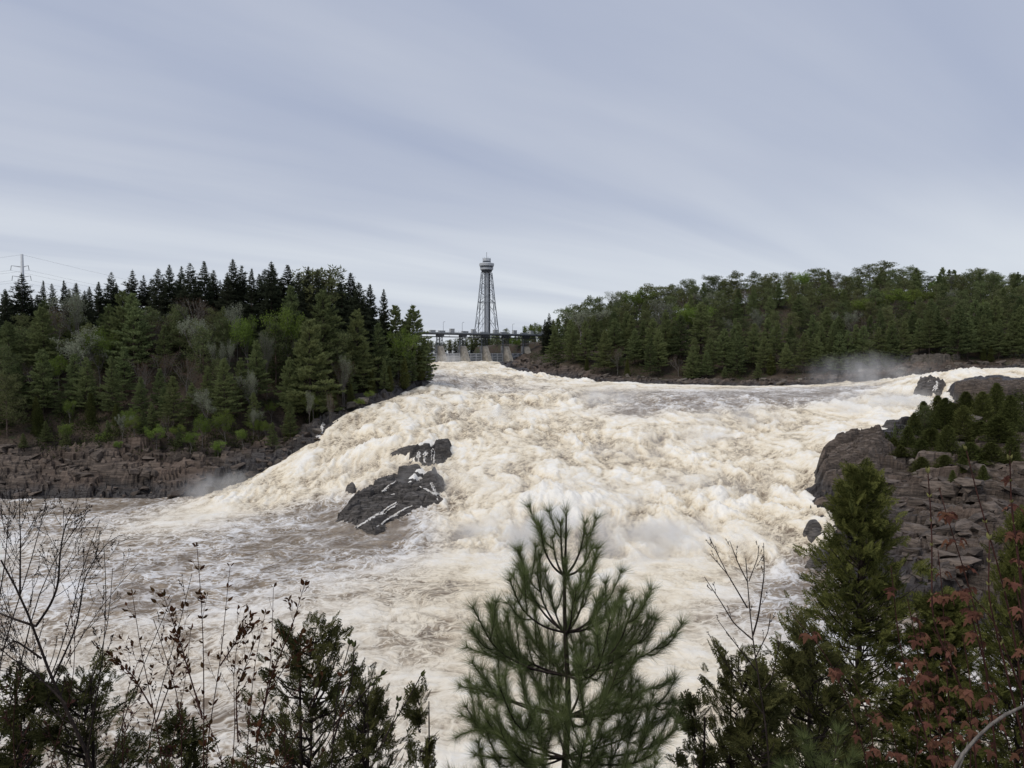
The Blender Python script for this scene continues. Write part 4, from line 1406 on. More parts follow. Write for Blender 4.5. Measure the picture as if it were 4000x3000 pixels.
# ---- transmission pole and its wires above the left wood
PY_ = 300.0
pb = at(91, 1200, PY_); ptop = at(91, 993, PY_)
gz = float(ground_z(pb[0], pb[1]))
pole = empty('transmission_pole', (pb[0], pb[1], gz))
tag(pole, 'pale tubular transmission pole with cross arms rising behind the left spruces', 'pole')
HP = ptop[2] - gz
mb = MB(); mb.tube([[0, 0, -1], [0, 0, HP * .5], [0, 0, HP]], [1.1, .85, .55], 10, True)
mb.build('mast', M_LIGHTST, pole, True)


def zrow(py):
    return at(91, py, PY_)[2] - gz


tips = []
for py, wl_, wr_ in ((1043, 4.6, 2.6), (1083, 4.2, 3.4), (1124, 4.0, 3.2)):
    z = zrow(py)
    for sgn, w in ((-1, wl_), (1, wr_)):
        mb = MB(); mb.tube([[0, 0, z], [sgn * w * .6, 0, z + .35], [sgn * w, 0, z + .6]], [.26, .18, .10], 5)
        arm = mb.build('cross_arm', M_LIGHTST, pole)
        mb = MB(); mb.bar((sgn * w, 0, z + .6), (sgn * (w + .3), 0, z - 1.4), .12, 4)
        mb.build('insulator', M_DARKST, arm)
        tips.append((sgn * (w + .3), z - 1.4))
tips.append((0, HP - .2))
for x, z in tips:
    for ex, ey, ez, lab in ((-160, 40, z + 4, 'a'), (75, 420, z - 12, 'b')):
        t = np.linspace(0, 1, 14)
        P = np.column_stack([x + (ex - x) * t, ey * t, z + (ez - z) * t - 9.0 * 4 * t * (1 - t) * .5])
        mb = MB(); mb.tube(P, .03, 3)
        mb.build('wire', M_DARKST, pole)

# ------------------------------------------------------------------ rocks
import bmesh


def mat_rock(name, dark, light, wetc, wet, lich=.5):
    t = NT(name)
    P = t.pos()
    orn = t.node('ShaderNodeObjectInfo').outputs['Random']
    n1 = t.noise(t.mapping(P, (.7, .7, 4.0), (.15, .1, 0)), 1.0, 7, .65)
    n2 = t.noise(P, 5.0, 5, .65)
    c = t.mix(t.rng(n1, .3, .72), dark, light)
    k = t.rng(orn, 0, 1, .72, 1.35, 'LINEAR')
    c = t.mix(1.0, c, t.node('ShaderNodeCombineColor', {0: k, 1: k, 2: k}).outputs[0], 'MULTIPLY')
    li = t.math('MULTIPLY', t.rng(n2, .58, .70), lich)
    c = t.mix(li, c, (.24, .235, .21))
    wf = t.math('MAXIMUM', t.attr('wet'), wet)
    c = t.mix(t.math('MULTIPLY', wf, .9), c, wetc)
    t.principled(c, t.rng(wf, 0, 1, .9, .35, 'LINEAR'), .4, t.bump(t.math('ADD', n1, t.math('MULTIPLY', n2, .4)), .9, .25))
    return t.m


M_ROCK = mat_rock('bank_rock', (0.044, 0.034, 0.028), (0.152, 0.119, 0.096), (0.030, 0.027, 0.027), 0.0)
M_ROCKGREY = mat_rock('lichened_rock', (0.060, 0.050, 0.042), (0.205, 0.176, 0.146), (0.02, 0.02, 0.02), 0.0, .8)
M_WETROCK = mat_rock('wet_black_rock', (0.030, 0.027, 0.025), (0.160, 0.142, 0.126), (0.035, 0.032, 0.033), 0.30, .12)


def hull_mesh(seed, flat, mat, n=15):
    rng = np.random.default_rng(seed)
    bm = bmesh.new()
    P = rng.uniform(-1, 1, (n, 3))
    P = np.sign(P) * np.abs(P) ** .6
    P *= np.array([1, rng.uniform(.55, .85), flat])
    for p in P:
        bm.verts.new(p)
    r = bmesh.ops.convex_hull(bm, input=bm.verts)
    bmesh.ops.delete(bm, geom=list({g for g in r['geom_interior'] + r['geom_unused'] if isinstance(g, bmesh.types.BMVert)}), context='VERTS')
    bmesh.ops.recalc_face_normals(bm, faces=bm.faces)
    me = bpy.data.meshes.new('rock')
    bm.to_mesh(me); bm.free()
    me.materials.append(mat)
    return me


ROCKS = [hull_mesh(s, f_, M_ROCK) for s, f_ in ((1, .35), (2, .42), (3, .5), (4, .3), (5, .6), (6, .38), (7, .45))]
ROCKS2 = [hull_mesh(s, f_, M_ROCKGREY) for s, f_ in ((11, .45), (12, .55), (13, .6), (14, .38))]
_rr = random.Random(9)


BANKS = {}
for nm in ('left_bank', 'right_bank', 'far_bank'):
    BANKS[nm] = tag(empty(nm, (0, 0, 0)), kind='structure')


def scatter(n, xr, yr, test, size, lib, bank):
    c = 0
    for _ in range(n * 60):
        x, y = _rr.uniform(*xr), _rr.uniform(*yr)
        if not test(x, y):
            continue
        s = _rr.uniform(0, 1) ** 2.2 * (size[1] - size[0]) + size[0]
        me = _rr.choice(lib)
        o = link('rock', me, BANKS[bank])
        z = float(ground_z(x, y))
        o.location = (x, y, z + s * .12)
        o.rotation_euler = (_rr.gauss(.10, .16), _rr.gauss(.08, .16), _rr.uniform(0, 6.28))
        o.scale = (s, s * _rr.uniform(.7, 1.1), s * _rr.uniform(.7, 1.2))
        c += 1
        if c >= n:
            return


scatter(150, (-130, -45), (147, 176), lambda x, y: -0.5 < sdat(x, y) < 17 and x > -.74 * y, (.5, 2.3), ROCKS, 'left_bank')
scatter(45, (-64, -38), (155, 200), lambda x, y: .5 < sdat(x, y) < 9, (.6, 1.9), ROCKS + ROCKS2, 'left_bank')
scatter(225, (44, 95), (76, 122), lambda x, y: 1 < sdat(x, y) < 34 and x < .74 * y, (.55, 2.4), ROCKS, 'right_bank')
scatter(70, (55, 130), (118, 190), lambda x, y: 1 < sdat(x, y) < 40 and x < .74 * y, (.6, 2.4), ROCKS + ROCKS2, 'right_bank')
scatter(190, (20, 190), (258, 318), lambda x, y: 1 < sdat(x, y) < 15 and x < .74 * y, (.6, 2.4), ROCKS + ROCKS2 + ROCKS2, 'far_bank')
scatter(45, (-8, 30), (330, 400), lambda x, y: 1 < sdat(x, y) < 16, (.7, 2.6), ROCKS, 'far_bank')


def outcrop(name, outline, label, top, grow_=1.2, res=.22, zfun=None, mat=M_WETROCK, tilt=(0, 0), bed=.34, cat='rock', drop=2.5):
    """a rock mass standing out of the water: stepped beds inside a plan outline"""
    P = np.array(outline)[:, :2]
    x0, y0 = P.min(0) - 2; x1, y1 = P.max(0) + 2
    xs = np.arange(x0, x1, res); ys = np.arange(y0, y1, res)
    Xr, Yr = np.meshgrid(xs, ys)
    wob = .8 * fbm(Xr * .35, Yr * .35, 3, 201)
    d = sdist(Xr, Yr, P) + wob
    base = water_z(Xr, Yr) if zfun is None else zfun(Xr, Yr)
    a1, b1, r1 = cells((Xr + Yr * .4) * .22, (Yr - Xr * .25) * .50, 7)
    a2, b2, r2 = cells((Xr + Yr * .4) * .6, (Yr - Xr * .25) * 1.2, 8)
    hh = top * sstep(.3, -grow_, d) + (r1 - .5) * bed * 2.6 + (r2 - .5) * bed * 1.2 + .25 * fbm(Xr * .5, Yr * .5, 3, 211)
    hh -= .5 * sstep(.10, 0, b1 - a1) * bed * 2 + .25 * sstep(.14, 0, b2 - a2) * bed * 2
    Zr = base + hh * sstep(1.2, -.3, d) - drop * sstep(.0, 1.0, d) + tilt[0] * (Xr - P[:, 0].mean()) + tilt[1] * (Yr - P[:, 1].mean())
    kp = (d[:-1, :-1] < 1.4)
    Fq = grid_faces(len(ys), len(xs), kp)
    c = np.array([P[:, 0].mean(), P[:, 1].mean(), float(Zr.min())])
    Vv = np.stack([Xr, Yr, Zr], -1).reshape(-1, 3) - c
    wt = sstep(3.2, .8, Zr - water_z(Xr, Yr) + .8 * perlin(Xr * .4, Yr * .4, 5)) * sstep(9, 3, gsample(SDG, Xr, Yr))
    Vv, Fq, At = compact(Vv, Fq, dict(wet=wt.ravel() * (0 if mat is M_WETROCK else 1)))
    o = link(name, mesh_np(name, Vv, Fq, mat, False, At), None, tuple(c))
    tag(o, label, cat)
    return o


def hw(*pts):
    return [hit_water(a, b) for a, b in pts]


outcrop('rock_outcrop', hw((1307, 2034), (1380, 1952), (1451, 1901), (1521, 1872), (1643, 1868), (1700, 1845), (1728, 1875), (1730, 1917), (1725, 1960), (1651, 1985), (1521, 2050), (1467, 2084), (1402, 2074), (1353, 2044)),
        'large sloping black bedrock island in the middle of the rapids', 1.35, 1.9, .15, bed=.62)
outcrop('rock_outcrop', hw((1600, 1800), (1606, 1772), (1660, 1755), (1715, 1748), (1758, 1744), (1756, 1772), (1728, 1802), (1670, 1812)),
        'blocky black rock ledge with thin white cascades upstream of the sloping island', 1.5, .6, .15, bed=.55, tilt=(.10, .06))
outcrop('rock_outcrop', hw((1555, 1864), (1570, 1850), (1640, 1846), (1650, 1860), (1600, 1868)), 'low black boulder perched on the upper edge of the sloping island', 2.0, .5, .14, bed=.2)
outcrop('rock_outcrop', hw((1355, 1912), (1372, 1898), (1388, 1900), (1380, 1912)), 'small dark rock awash in foam beside the sloping island', .9, .5, .14, bed=.2)
outcrop('rock_outcrop', hw((1530, 1768), (1560, 1752), (1640, 1745), (1640, 1756), (1580, 1766)), 'thin wet shelf of rock just above the white curtain of water', .45, .8, .16, bed=.3)
outcrop('rock_outcrop', hw((3578, 1530), (3590, 1490), (3640, 1484), (3690, 1500), (3670, 1525), (3620, 1535)), 'black rock split by white water at the head of the right falls', 1.0, .8, .2, bed=.6)
outcrop('rock_outcrop', hw((3140, 2080), (3160, 2050), (3200, 2055), (3205, 2090), (3170, 2105)), 'small black rock in the cascade below the right bank point', 1.0, .8, .14, bed=.3)
outcrop('rock_outcrop', hw((3150, 2215), (3180, 2160), (3240, 2150), (3250, 2200), (3200, 2230)), 'wet black ledge at the foot of the right cascade', .9, .9, .14, bed=.3)
outcrop('rock_outcrop', hw((3445, 1668), (3460, 1655), (3560, 1650), (3570, 1675), (3500, 1682)), 'flat dark slab lying in the water above the right bank point', .7, .6, .16, bed=.25)
# massive ledge above the right falls
led = [at(3716, 1500, 185), at(3726, 1500, 189), at(3800, 1475, 192), at(3900, 1470, 192), at(4120, 1470, 192), at(4200, 1500, 184), at(4050, 1540, 176), at(3850, 1550, 175), at(3740, 1555, 179)]
outcrop('rock_ledge', led, 'massive dark rock ledge with flat top beside the upper right channel', 5.6, .7, .24, zfun=lambda x, y: 0 * x + 17.6, mat=M_ROCK, bed=.45, tilt=(.012, .02), drop=4)
outcrop('rock_ledge', [at(3560, 1392, 275), at(3570, 1392, 286), at(3760, 1392, 282), at(3755, 1392, 272), at(3650, 1392, 269)], 'pale blocky cliff at the foot of the right hill above the channel', 4.6, .5, .24,
        zfun=lambda x, y: ground_base(x, y) * 0 + 25.2, mat=M_ROCKGREY, bed=.8, drop=3)
outcrop('rock_ledge', [at(3195, 1850, 124), at(3200, 1790, 133), at(3310, 1735, 139), at(3420, 1720, 142), at(3480, 1760, 134), at(3420, 1840, 124), at(3330, 1900, 119), at(3220, 1900, 119)], 'dark layered rock point thrusting into the rapids from the right bank', 2.4, 1.2, .18,
        zfun=lambda x, y: ground_base(x, y), mat=M_ROCK, bed=.85, drop=3)
# thin white water running over the rocks
fm = NT('white_trickle')
_P = fm.pos()
_n = fm.noise(fm.mapping(_P, (1, 1, .5)), 4.0, 5, .7)
fm.principled(fm.mix(fm.rng(_n, .35, .62), (.50, .45, .38), (.84, .83, .81)), .85, .3, fm.bump(_n, .8, .2))
bpy.context.view_layer.update()
_dg = bpy.context.evaluated_depsgraph_get()
_hide = [o for o in bpy.data.objects if o.name.startswith(('river_water',))]


def surface(px, py, names):
    d = Vector(ray(px, py)).normalized()
    best = None
    for o in bpy.data.objects:
        if o.type == 'MESH' and o.name.split('.')[0] in names:
            inv = o.matrix_world.inverted()
            ok, loc, nrm, _i = o.ray_cast(inv @ Vector((0, 0, CAM_Z)), (inv.to_3x3() @ d), depsgraph=_dg)
            if ok:
                w = o.matrix_world @ loc
                if best is None or w.length < best.length:
                    best = w
    return None if best is None else np.array(best)


def trickle(label, lines, names):
    mb = MB()
    rg = np.random.default_rng(len(label))
    for pts, w in lines:
        pts = np.array(pts, float)
        for strand in range(4):
            ns = 12 * (len(pts) - 1)
            a_, b_ = sorted(rg.uniform(0, 1, 2)) if strand else (0, 1)
            if b_ - a_ < .3:
                b_ = min(1, a_ + .4)
            s = np.linspace(a_, b_, ns); t = np.linspace(0, 1, len(pts))
            wob = np.cumsum(rg.normal(0, 1.6, ns)); wob -= np.linspace(wob[0], wob[-1], ns)
            xs = np.interp(s, t, pts[:, 0]) + wob + rg.normal(0, w * .35) * (strand > 0); ys = np.interp(s, t, pts[:, 1]) + rg.normal(0, w * .2) * (strand > 0) + np.cumsum(rg.normal(0, .6, ns))
            P = [surface(x, y, names) for x, y in zip(xs, ys)]
            P = np.array([p for p in P if p is not None])
            if len(P) < 5:
                continue
            P[1:-1] = (P[:-2] + P[1:-1] * 2 + P[2:]) / 4
            P[:, 2] += .07
            ww = w * (.55 if strand == 0 else .3) * P[:, 1].mean() / FPX / 2 * rg.uniform(.25, 1.5, len(P)) * np.sin(np.linspace(.2, 2.95, len(P))) ** .5
            tg = np.gradient(P, axis=0); side = np.cross(tg, [0, 0, 1.0]); side /= np.linalg.norm(side, axis=1, keepdims=True) + 1e-9
            V = np.concatenate([P - side * ww[:, None] - [0, 0, .12], P + [0, 0, .05], P + side * ww[:, None] - [0, 0, .12]])
            n = len(P); i = np.arange(n - 1)
            mb.add(V, np.concatenate([np.stack([i, i + 1, n + i + 1, n + i], 1), np.stack([n + i, n + i + 1, 2 * n + i + 1, 2 * n + i], 1)]))
    o = mb.build('cascade', fm.m, None, True)
    tag(o, label, 'cascade')


trickle('thin white water streaks running diagonally over the sloping black island', [([(1545, 1878), (1520, 1897), (1492, 1917)], 10), ([(1548, 1962), (1500, 1988), (1450, 2022), (1395, 2060)], 30), ([(1610, 1975), (1560, 1998), (1520, 2022), (1470, 2062)], 14), ([(1680, 1880), (1700, 1915), (1712, 1955)], 16), ([(1640, 1900), (1690, 1925), (1720, 1930)], 10)], ('rock_outcrop',))
trickle('narrow white cascades falling down the blocky black ledge', [([(1690, 1752), (1694, 1778), (1690, 1806)], 14), ([(1640, 1766), (1632, 1786), (1636, 1808)], 26), ([(1664, 1762), (1660, 1785), (1665, 1808)], 22)], ('rock_outcrop',))
trickle('small side cascade tumbling over black rocks at the left edge of the rapids', [([(1265, 1655), (1250, 1690), (1242, 1735)], 36), ([(1310, 1650), (1298, 1680), (1290, 1705)], 26), ([(1345, 1640), (1335, 1665)], 20)], ('ground',))
trickle('white water fan spilling over the black rock at the head of the right falls', [([(1640 + 2020, 1490), (3655, 1510), (3645, 1530)], 18)], ('rock_outcrop',))
# something blue left on the far rocks
p = at(2698, 1483, 304)
mb = MB()
rg = np.random.default_rng(8)
th = np.linspace(0, 6.283, 9)[:-1]
ring = [np.column_stack([np.cos(th) * r * rg.uniform(.8, 1.2, 8), np.sin(th) * r * .6 * rg.uniform(.8, 1.2, 8), z + rg.uniform(-.1, .1, 8)]) for r, z in ((1.0, 0), (.9, .45), (.5, .85), (.12, 1.0))]
mb.add(np.concatenate(ring), [[k * 8 + j, k * 8 + (j + 1) % 8, (k + 1) * 8 + (j + 1) % 8, (k + 1) * 8 + j] for k in range(3) for j in range(8)])
tarp = mb.build('tarpaulin', plain('blue_tarpaulin', (0.045, 0.16, 0.50), .6, .3, .2, 2.0), None, False, (p[0], p[1], float(ground_z(p[0], p[1]))))
tag(tarp, 'small crumpled blue tarpaulin lying on the far rocky shore', 'tarpaulin')
# ------------------------------------------------------------------ plants on the cliff edge in front of the viewer
M_NEEDLE = mat_leaf('young_pine_needles', (0.072, 0.096, 0.036), (0.205, 0.238, 0.098), trans=.2, objvar=.0)
M_CSPRAY = mat_leaf('cedar_spray', (0.044, 0.052, 0.016), (0.160, 0.165, 0.050), trans=.25, objvar=.15)
M_CSPRAY2 = mat_leaf('dark_cedar_spray', (0.036, 0.040, 0.016), (0.120, 0.118, 0.044), trans=.2, objvar=.15)
M_STEM = mat_bark('dark_stem', (0.018, 0.013, 0.011), (0.050, 0.036, 0.030), 8)
M_REDSTEM = mat_bark('red_stem', (0.035, 0.015, 0.012), (0.090, 0.038, 0.030), 8)
M_DEAD = mat_bark('dead_wood', (0.10, 0.088, 0.078), (0.24, 0.215, 0.19), 8)
M_MAPLE = mat_leaf('maple_leaf', (0.115, 0.046, 0.036), (0.215, 0.100, 0.074), trans=.35, objvar=.35, tint=(.19, .11, .055))
M_REDLEAF = mat_leaf('bronze_leaf', (0.055, 0.022, 0.014), (0.110, 0.045, 0.024), trans=.3, objvar=.4, tint=(.07, .06, .02))
M_BUD = mat_leaf('olive_bud', (0.050, 0.060, 0.025), (0.100, 0.110, 0.045), trans=.2)
M_PALEBUD = mat_leaf('pale_bud', (0.160, 0.170, 0.060), (0.260, 0.240, 0.100), trans=.3)
_fr = np.random.default_rng(123)


def gz_near(x, y):
    return float(ground_z(x, y))


def smooth_path(P, n=14):
    P = np.asarray(P, float)
    t = np.concatenate([[0], np.cumsum(np.linalg.norm(np.diff(P, axis=0), axis=1))]); t /= t[-1]
    s = np.linspace(0, 1, n)
    Q = np.column_stack([np.interp(s, t, P[:, i]) for i in range(3)])
    for _ in range(2):
        Q[1:-1] = (Q[:-2] + 2 * Q[1:-1] + Q[2:]) / 4
    return Q


def path_at(pixels, Y, dy=0.0, jit=.06):
    """stem drawn in the photograph, standing at distance Y (leaning away by dy over its length)"""
    n = len(pixels)
    return np.array([at(a, b, Y + dy * i / max(1, n - 1) + _fr.normal(0, jit)) for i, (a, b) in enumerate(pixels)])


def to_ground(P, spread=.0):
    b = P[0]
    x, y = b[0] + _fr.normal(0, spread), b[1]
    g = gz_near(x, y)
    foot = np.array([x, y, g - .1])
    if foot[2] < b[2] - .05:
        return np.vstack([foot, (foot * .5 + b * .5) + [_fr.normal(0, .03), _fr.normal(0, .03), 0], P])
    return P


def copy_leaf(name, me, parent, p, d, size, roll=None):
    """one leaf object, its blade pointing along d"""
    d = Vector(d).normalized()
    q = d.to_track_quat('Y', 'Z')
    o = link(name, me, parent)
    o.rotation_mode = 'QUATERNION'
    o.rotation_quaternion = q @ Vector((0, 1, 0)).rotation_difference(Vector((0, 1, 0))) if roll is None else q @ Matrix.Rotation(roll, 3, 'Y').to_quaternion()
    o.location = p
    o.scale = (size, size, size)
    return o


# ---- young white pine in the middle
def needles(C, A, rng, per, L=(.085, .125), ang=.85, w=.0019):
    """needles round shoot points C with axis A"""
    n = len(C) * per
    Cc = np.repeat(C, per, 0); Aa = np.repeat(A, per, 0)
    Aa = Aa / np.linalg.norm(Aa, axis=1, keepdims=True)
    r = rng.normal(size=(n, 3))
    S = np.cross(Aa, r); S /= np.linalg.norm(S, axis=1, keepdims=True)
    th = rng.uniform(.35, 1.0, n)[:, None] * ang
    D_ = Aa * np.cos(th) + S * np.sin(th)
    D_ += [0, 0, .06]
    return tri_cloud(Cc, D_, rng.uniform(*L, n), np.full(n, w), rng)


def young_pine(pix_trunk, branches, Y, label):
    rng = np.random.default_rng(9)
    tr = to_ground(path_at(pix_trunk, Y, 0, .01))
    base = tr[0].copy()
    root = empty('young_pine', tuple(base))
    tag(root, label, 'pine tree')
    mb = MB(); tp_ = smooth_path(tr, 26)
    mb.tube(tp_ - base, np.linspace(.050, .0055, 26) ** 1.0, 7)
    mb.build('trunk', M_STEM, root, True)
    bm_, nV, nF, cnt = MB(), [], [], 0

    def shoot(P, r0, full):
        nonlocal cnt
        n = len(P)
        bm_.tube(P - base, np.linspace(r0, r0 * .4, n), 4)
        # needles on the outer part
        k0 = 0 if full else int(n * .45)
        seg = P[k0:]
        m = max(4, int(np.linalg.norm(np.diff(seg, axis=0), axis=1).sum() / .012))
        s = np.linspace(0, 1, m) ** .9
        idx = s * (len(seg) - 1); i0 = np.minimum(idx.astype(int), len(seg) - 2); fr = (idx - i0)[:, None]
        Cc = seg[i0] * (1 - fr) + seg[i0 + 1] * fr
        Aa = seg[i0 + 1] - seg[i0]
        V, F = needles(Cc - base, Aa, rng, 14)
        nV.append(V); nF.append(F + cnt); cnt += len(V)
        # the tuft at the tip
        V, F = needles(np.tile(P[-1] - base, (6, 1)), np.tile(P[-1] - P[-2], (6, 1)), rng, 9, (.09, .135), 1.25)
        nV.append(V); nF.append(F + cnt); cnt += len(V)

    zt = tp_[:, 2]
    for (bpy_, tx, ty, dY, nsub) in branches:
        zb = at(2205, bpy_, Y)[2]
        b = np.array([np.interp(zb, zt, tp_[:, i]) for i in range(3)])
        tip = at(tx, ty, Y + dY)
        hz = tip - b
        mid1 = b + np.array([hz[0] * .38, hz[1] * .38, hz[2] * .18 - .02]); mid2 = b + np.array([hz[0] * .78, hz[1] * .78, hz[2] * .46])
        P = smooth_path([b, mid1, mid2, tip], 12)
        shoot(P, .009, False)
        for k in range(nsub):
            s = rng.uniform(.35, .92)
            i = int(s * 11)
            q = P[i]
            dirv = (P[min(11, i + 1)] - P[max(0, i - 1)]); dirv /= np.linalg.norm(dirv)
            side = np.cross(dirv, rng.normal(size=3)); side /= np.linalg.norm(side)
            L = rng.uniform(.16, .34) * (1.1 - .4 * s)
            e = q + (dirv * .50 + side * .60 + np.array([0, 0, .70])) * L
            Pm = smooth_path([q, q + (dirv * .4 + side * .55) * L * .5, e], 6)
            shoot(Pm, .004, True)
    # the leader
    top = tp_[-8:]
    V, F = needles(np.repeat(top, 8, 0) - base + rng.normal(0, .012, (len(top) * 8, 3)) * [0.2, .2, 1], np.tile([0, 0, 1.0], (len(top) * 8, 1)), rng, 12)
    nV.append(V); nF.append(F + cnt); cnt += len(V)
    bm_.build('branches', M_STEM, root, True)
    link('needles', mesh_np('needles', np.concatenate(nV), np.concatenate(nF), M_NEEDLE), root)
    return root


pbr = []
for tx, ty in [(2108, 2049), (2190, 2045), (2287, 2046), (2310, 2145), (2158, 2105)]:
    pbr.append((2248, tx, ty, _fr.normal(0, .10), 1))
for tx, ty in [(2031, 2159), (1992, 2271), (2098, 2245), (2293, 2238), (2356, 2324), (2396, 2377), (2240, 2311), (2150, 2300)]:
    pbr.append((2470, tx, ty, _fr.normal(0, .2), 3))
for tx, ty in [(1849, 2377), (1826, 2530), (1932, 2430), (2041, 2430), (2476, 2357), (2532, 2417), (2622, 2483), (2383, 2430), (2290, 2520), (2100, 2480), (1980, 2560), (2440, 2520)]:
    pbr.append((2640, tx, ty, _fr.normal(0, .35), 5))
for tx, ty in [(1846, 2590), (1800, 2682), (2615, 2662), (2628, 2742), (2277, 2600), (2420, 2600), (2310, 2760), (2060, 2620), (1950, 2680), (2510, 2700), (2150, 2700), (2380, 2700)]:
    pbr.append((2800, tx, ty, _fr.normal(0, .45), 5))
for tx, ty in [(1780, 2881), (1806, 2795), (2640, 2850), (2600, 2800), (2280, 2900), (2450, 2850), (1950, 2820), (2080, 2800), (2560, 2940), (1860, 2950), (2350, 2880), (2160, 2860), (2000, 2930)]:
    pbr.append((2960, tx, ty, _fr.normal(0, .5), 5))
for tx, ty in [(1760, 3020), (1900, 3040), (2050, 3020), (2300, 3030), (2450, 3000), (2620, 3040), (2200, 3060), (2540, 3080)]:
    pbr.append((3130, tx, ty, _fr.normal(0, .5), 5))
young_pine([(2204, 3000), (2224, 2762), (2214, 2563), (2207, 2477), (2201, 2364), (2207, 2251), (2211, 2100), (2212, 2010)], pbr, 4.6, 'young white pine with long needles standing alone at the centre of the cliff edge')
# low pine shoots at the bottom right
pb2 = [(3130, 3165, 2935, -.1, 5), (3130, 3275, 2868, 0, 5), (3160, 3100, 2990, 0, 4), (3160, 3330, 2960, .1, 4), (3190, 3220, 2990, .1, 4)]


def low_pine():
    rng = np.random.default_rng(19)
    Y = 4.4
    foot = at(3210, 3150, Y); foot[2] = gz_near(foot[0], foot[1]) - .1
    root = empty('pine_seedling', tuple(foot))
    tag(root, 'small pine seedling showing only its needle tufts at the foot of the big cedar', 'pine tree')
    mb = MB(); top = at(3215, 3040, Y)
    mb.tube(smooth_path([foot - foot, (top - foot) * .5, top - foot], 8), np.linspace(.02, .008, 8), 6)
    mb.build('trunk', M_STEM, root, True)
    bm_, nV, nF, cnt = MB(), [], [], 0
    for tx, ty in [(3165, 2935), (3275, 2868), (3100, 2990), (3330, 2960), (3220, 2985), (3060, 3000), (3140, 2890)]:
        tip = at(tx, ty, Y + rng.normal(0, .2)); b = top + [0, 0, rng.uniform(-.3, 0)]
        P = smooth_path([b, (b + tip) / 2 - [0, 0, .03], tip], 8)
        bm_.tube(P - foot, np.linspace(.007, .003, 8), 4)
        Cc = np.repeat(P[3:], 6, 0) - foot; Aa = np.repeat(np.gradient(P, axis=0)[3:], 6, 0)
        for V, F in (needles(Cc, Aa, rng, 9), needles(np.tile(tip - foot, (10, 1)), np.tile(tip - b, (10, 1)), rng, 10, (.08, .12), 1.3)):
            nV.append(V); nF.append(F + cnt); cnt += len(V)
    bm_.build('branches', M_STEM, root, True)
    link('needles', mesh_np('needles', np.concatenate(nV), np.concatenate(nF), M_NEEDLE), root)


low_pine()


# ---- cedars with flat fan sprays
def spray_template(seed):
    rng = np.random.default_rng(seed)
    V, F = [], []

    def blade(p, d, L, w, tri=False):
        i = len(V)
        s = np.array([-d[1], d[0]])
        c = p + d * L * .45
        V.extend([[*p, .0], [*(c - s * w / 2), .0], [*(c + s * w / 2), .0], [*(p + d * L), .0]])
        F.append([i, i + 1, i + 3, i + 2])
    blade(np.array([0, 0.]), np.array([0, 1.]), 1.0, .05)
    for k in range(8):
        t = .10 + k * .108
        for sg in (-1, 1):
            a = sg * rng.uniform(.5, .85)
            d = np.array([math.sin(a), math.cos(a)])
            L = (.50 * (1 - t) + .14) * rng.uniform(.8, 1.15)
            p = np.array([0, t + rng.uniform(-.02, .02)])
            blade(p, d, L, .055)
            for q, s2 in ((.35, -1), (.5, 1)):
                a2 = a + s2 * rng.uniform(.5, .8)
                blade(p + d * L * q, np.array([math.sin(a2), math.cos(a2)]), L * .5, .06)
    V = np.array(V, float); V[:, 2] = -.12 * V[:, 1] ** 2 - .10 * np.abs(V[:, 0])
    F = np.array(F)
    return V, F


SPRAYS = [spray_template(s) for s in (1, 2)]


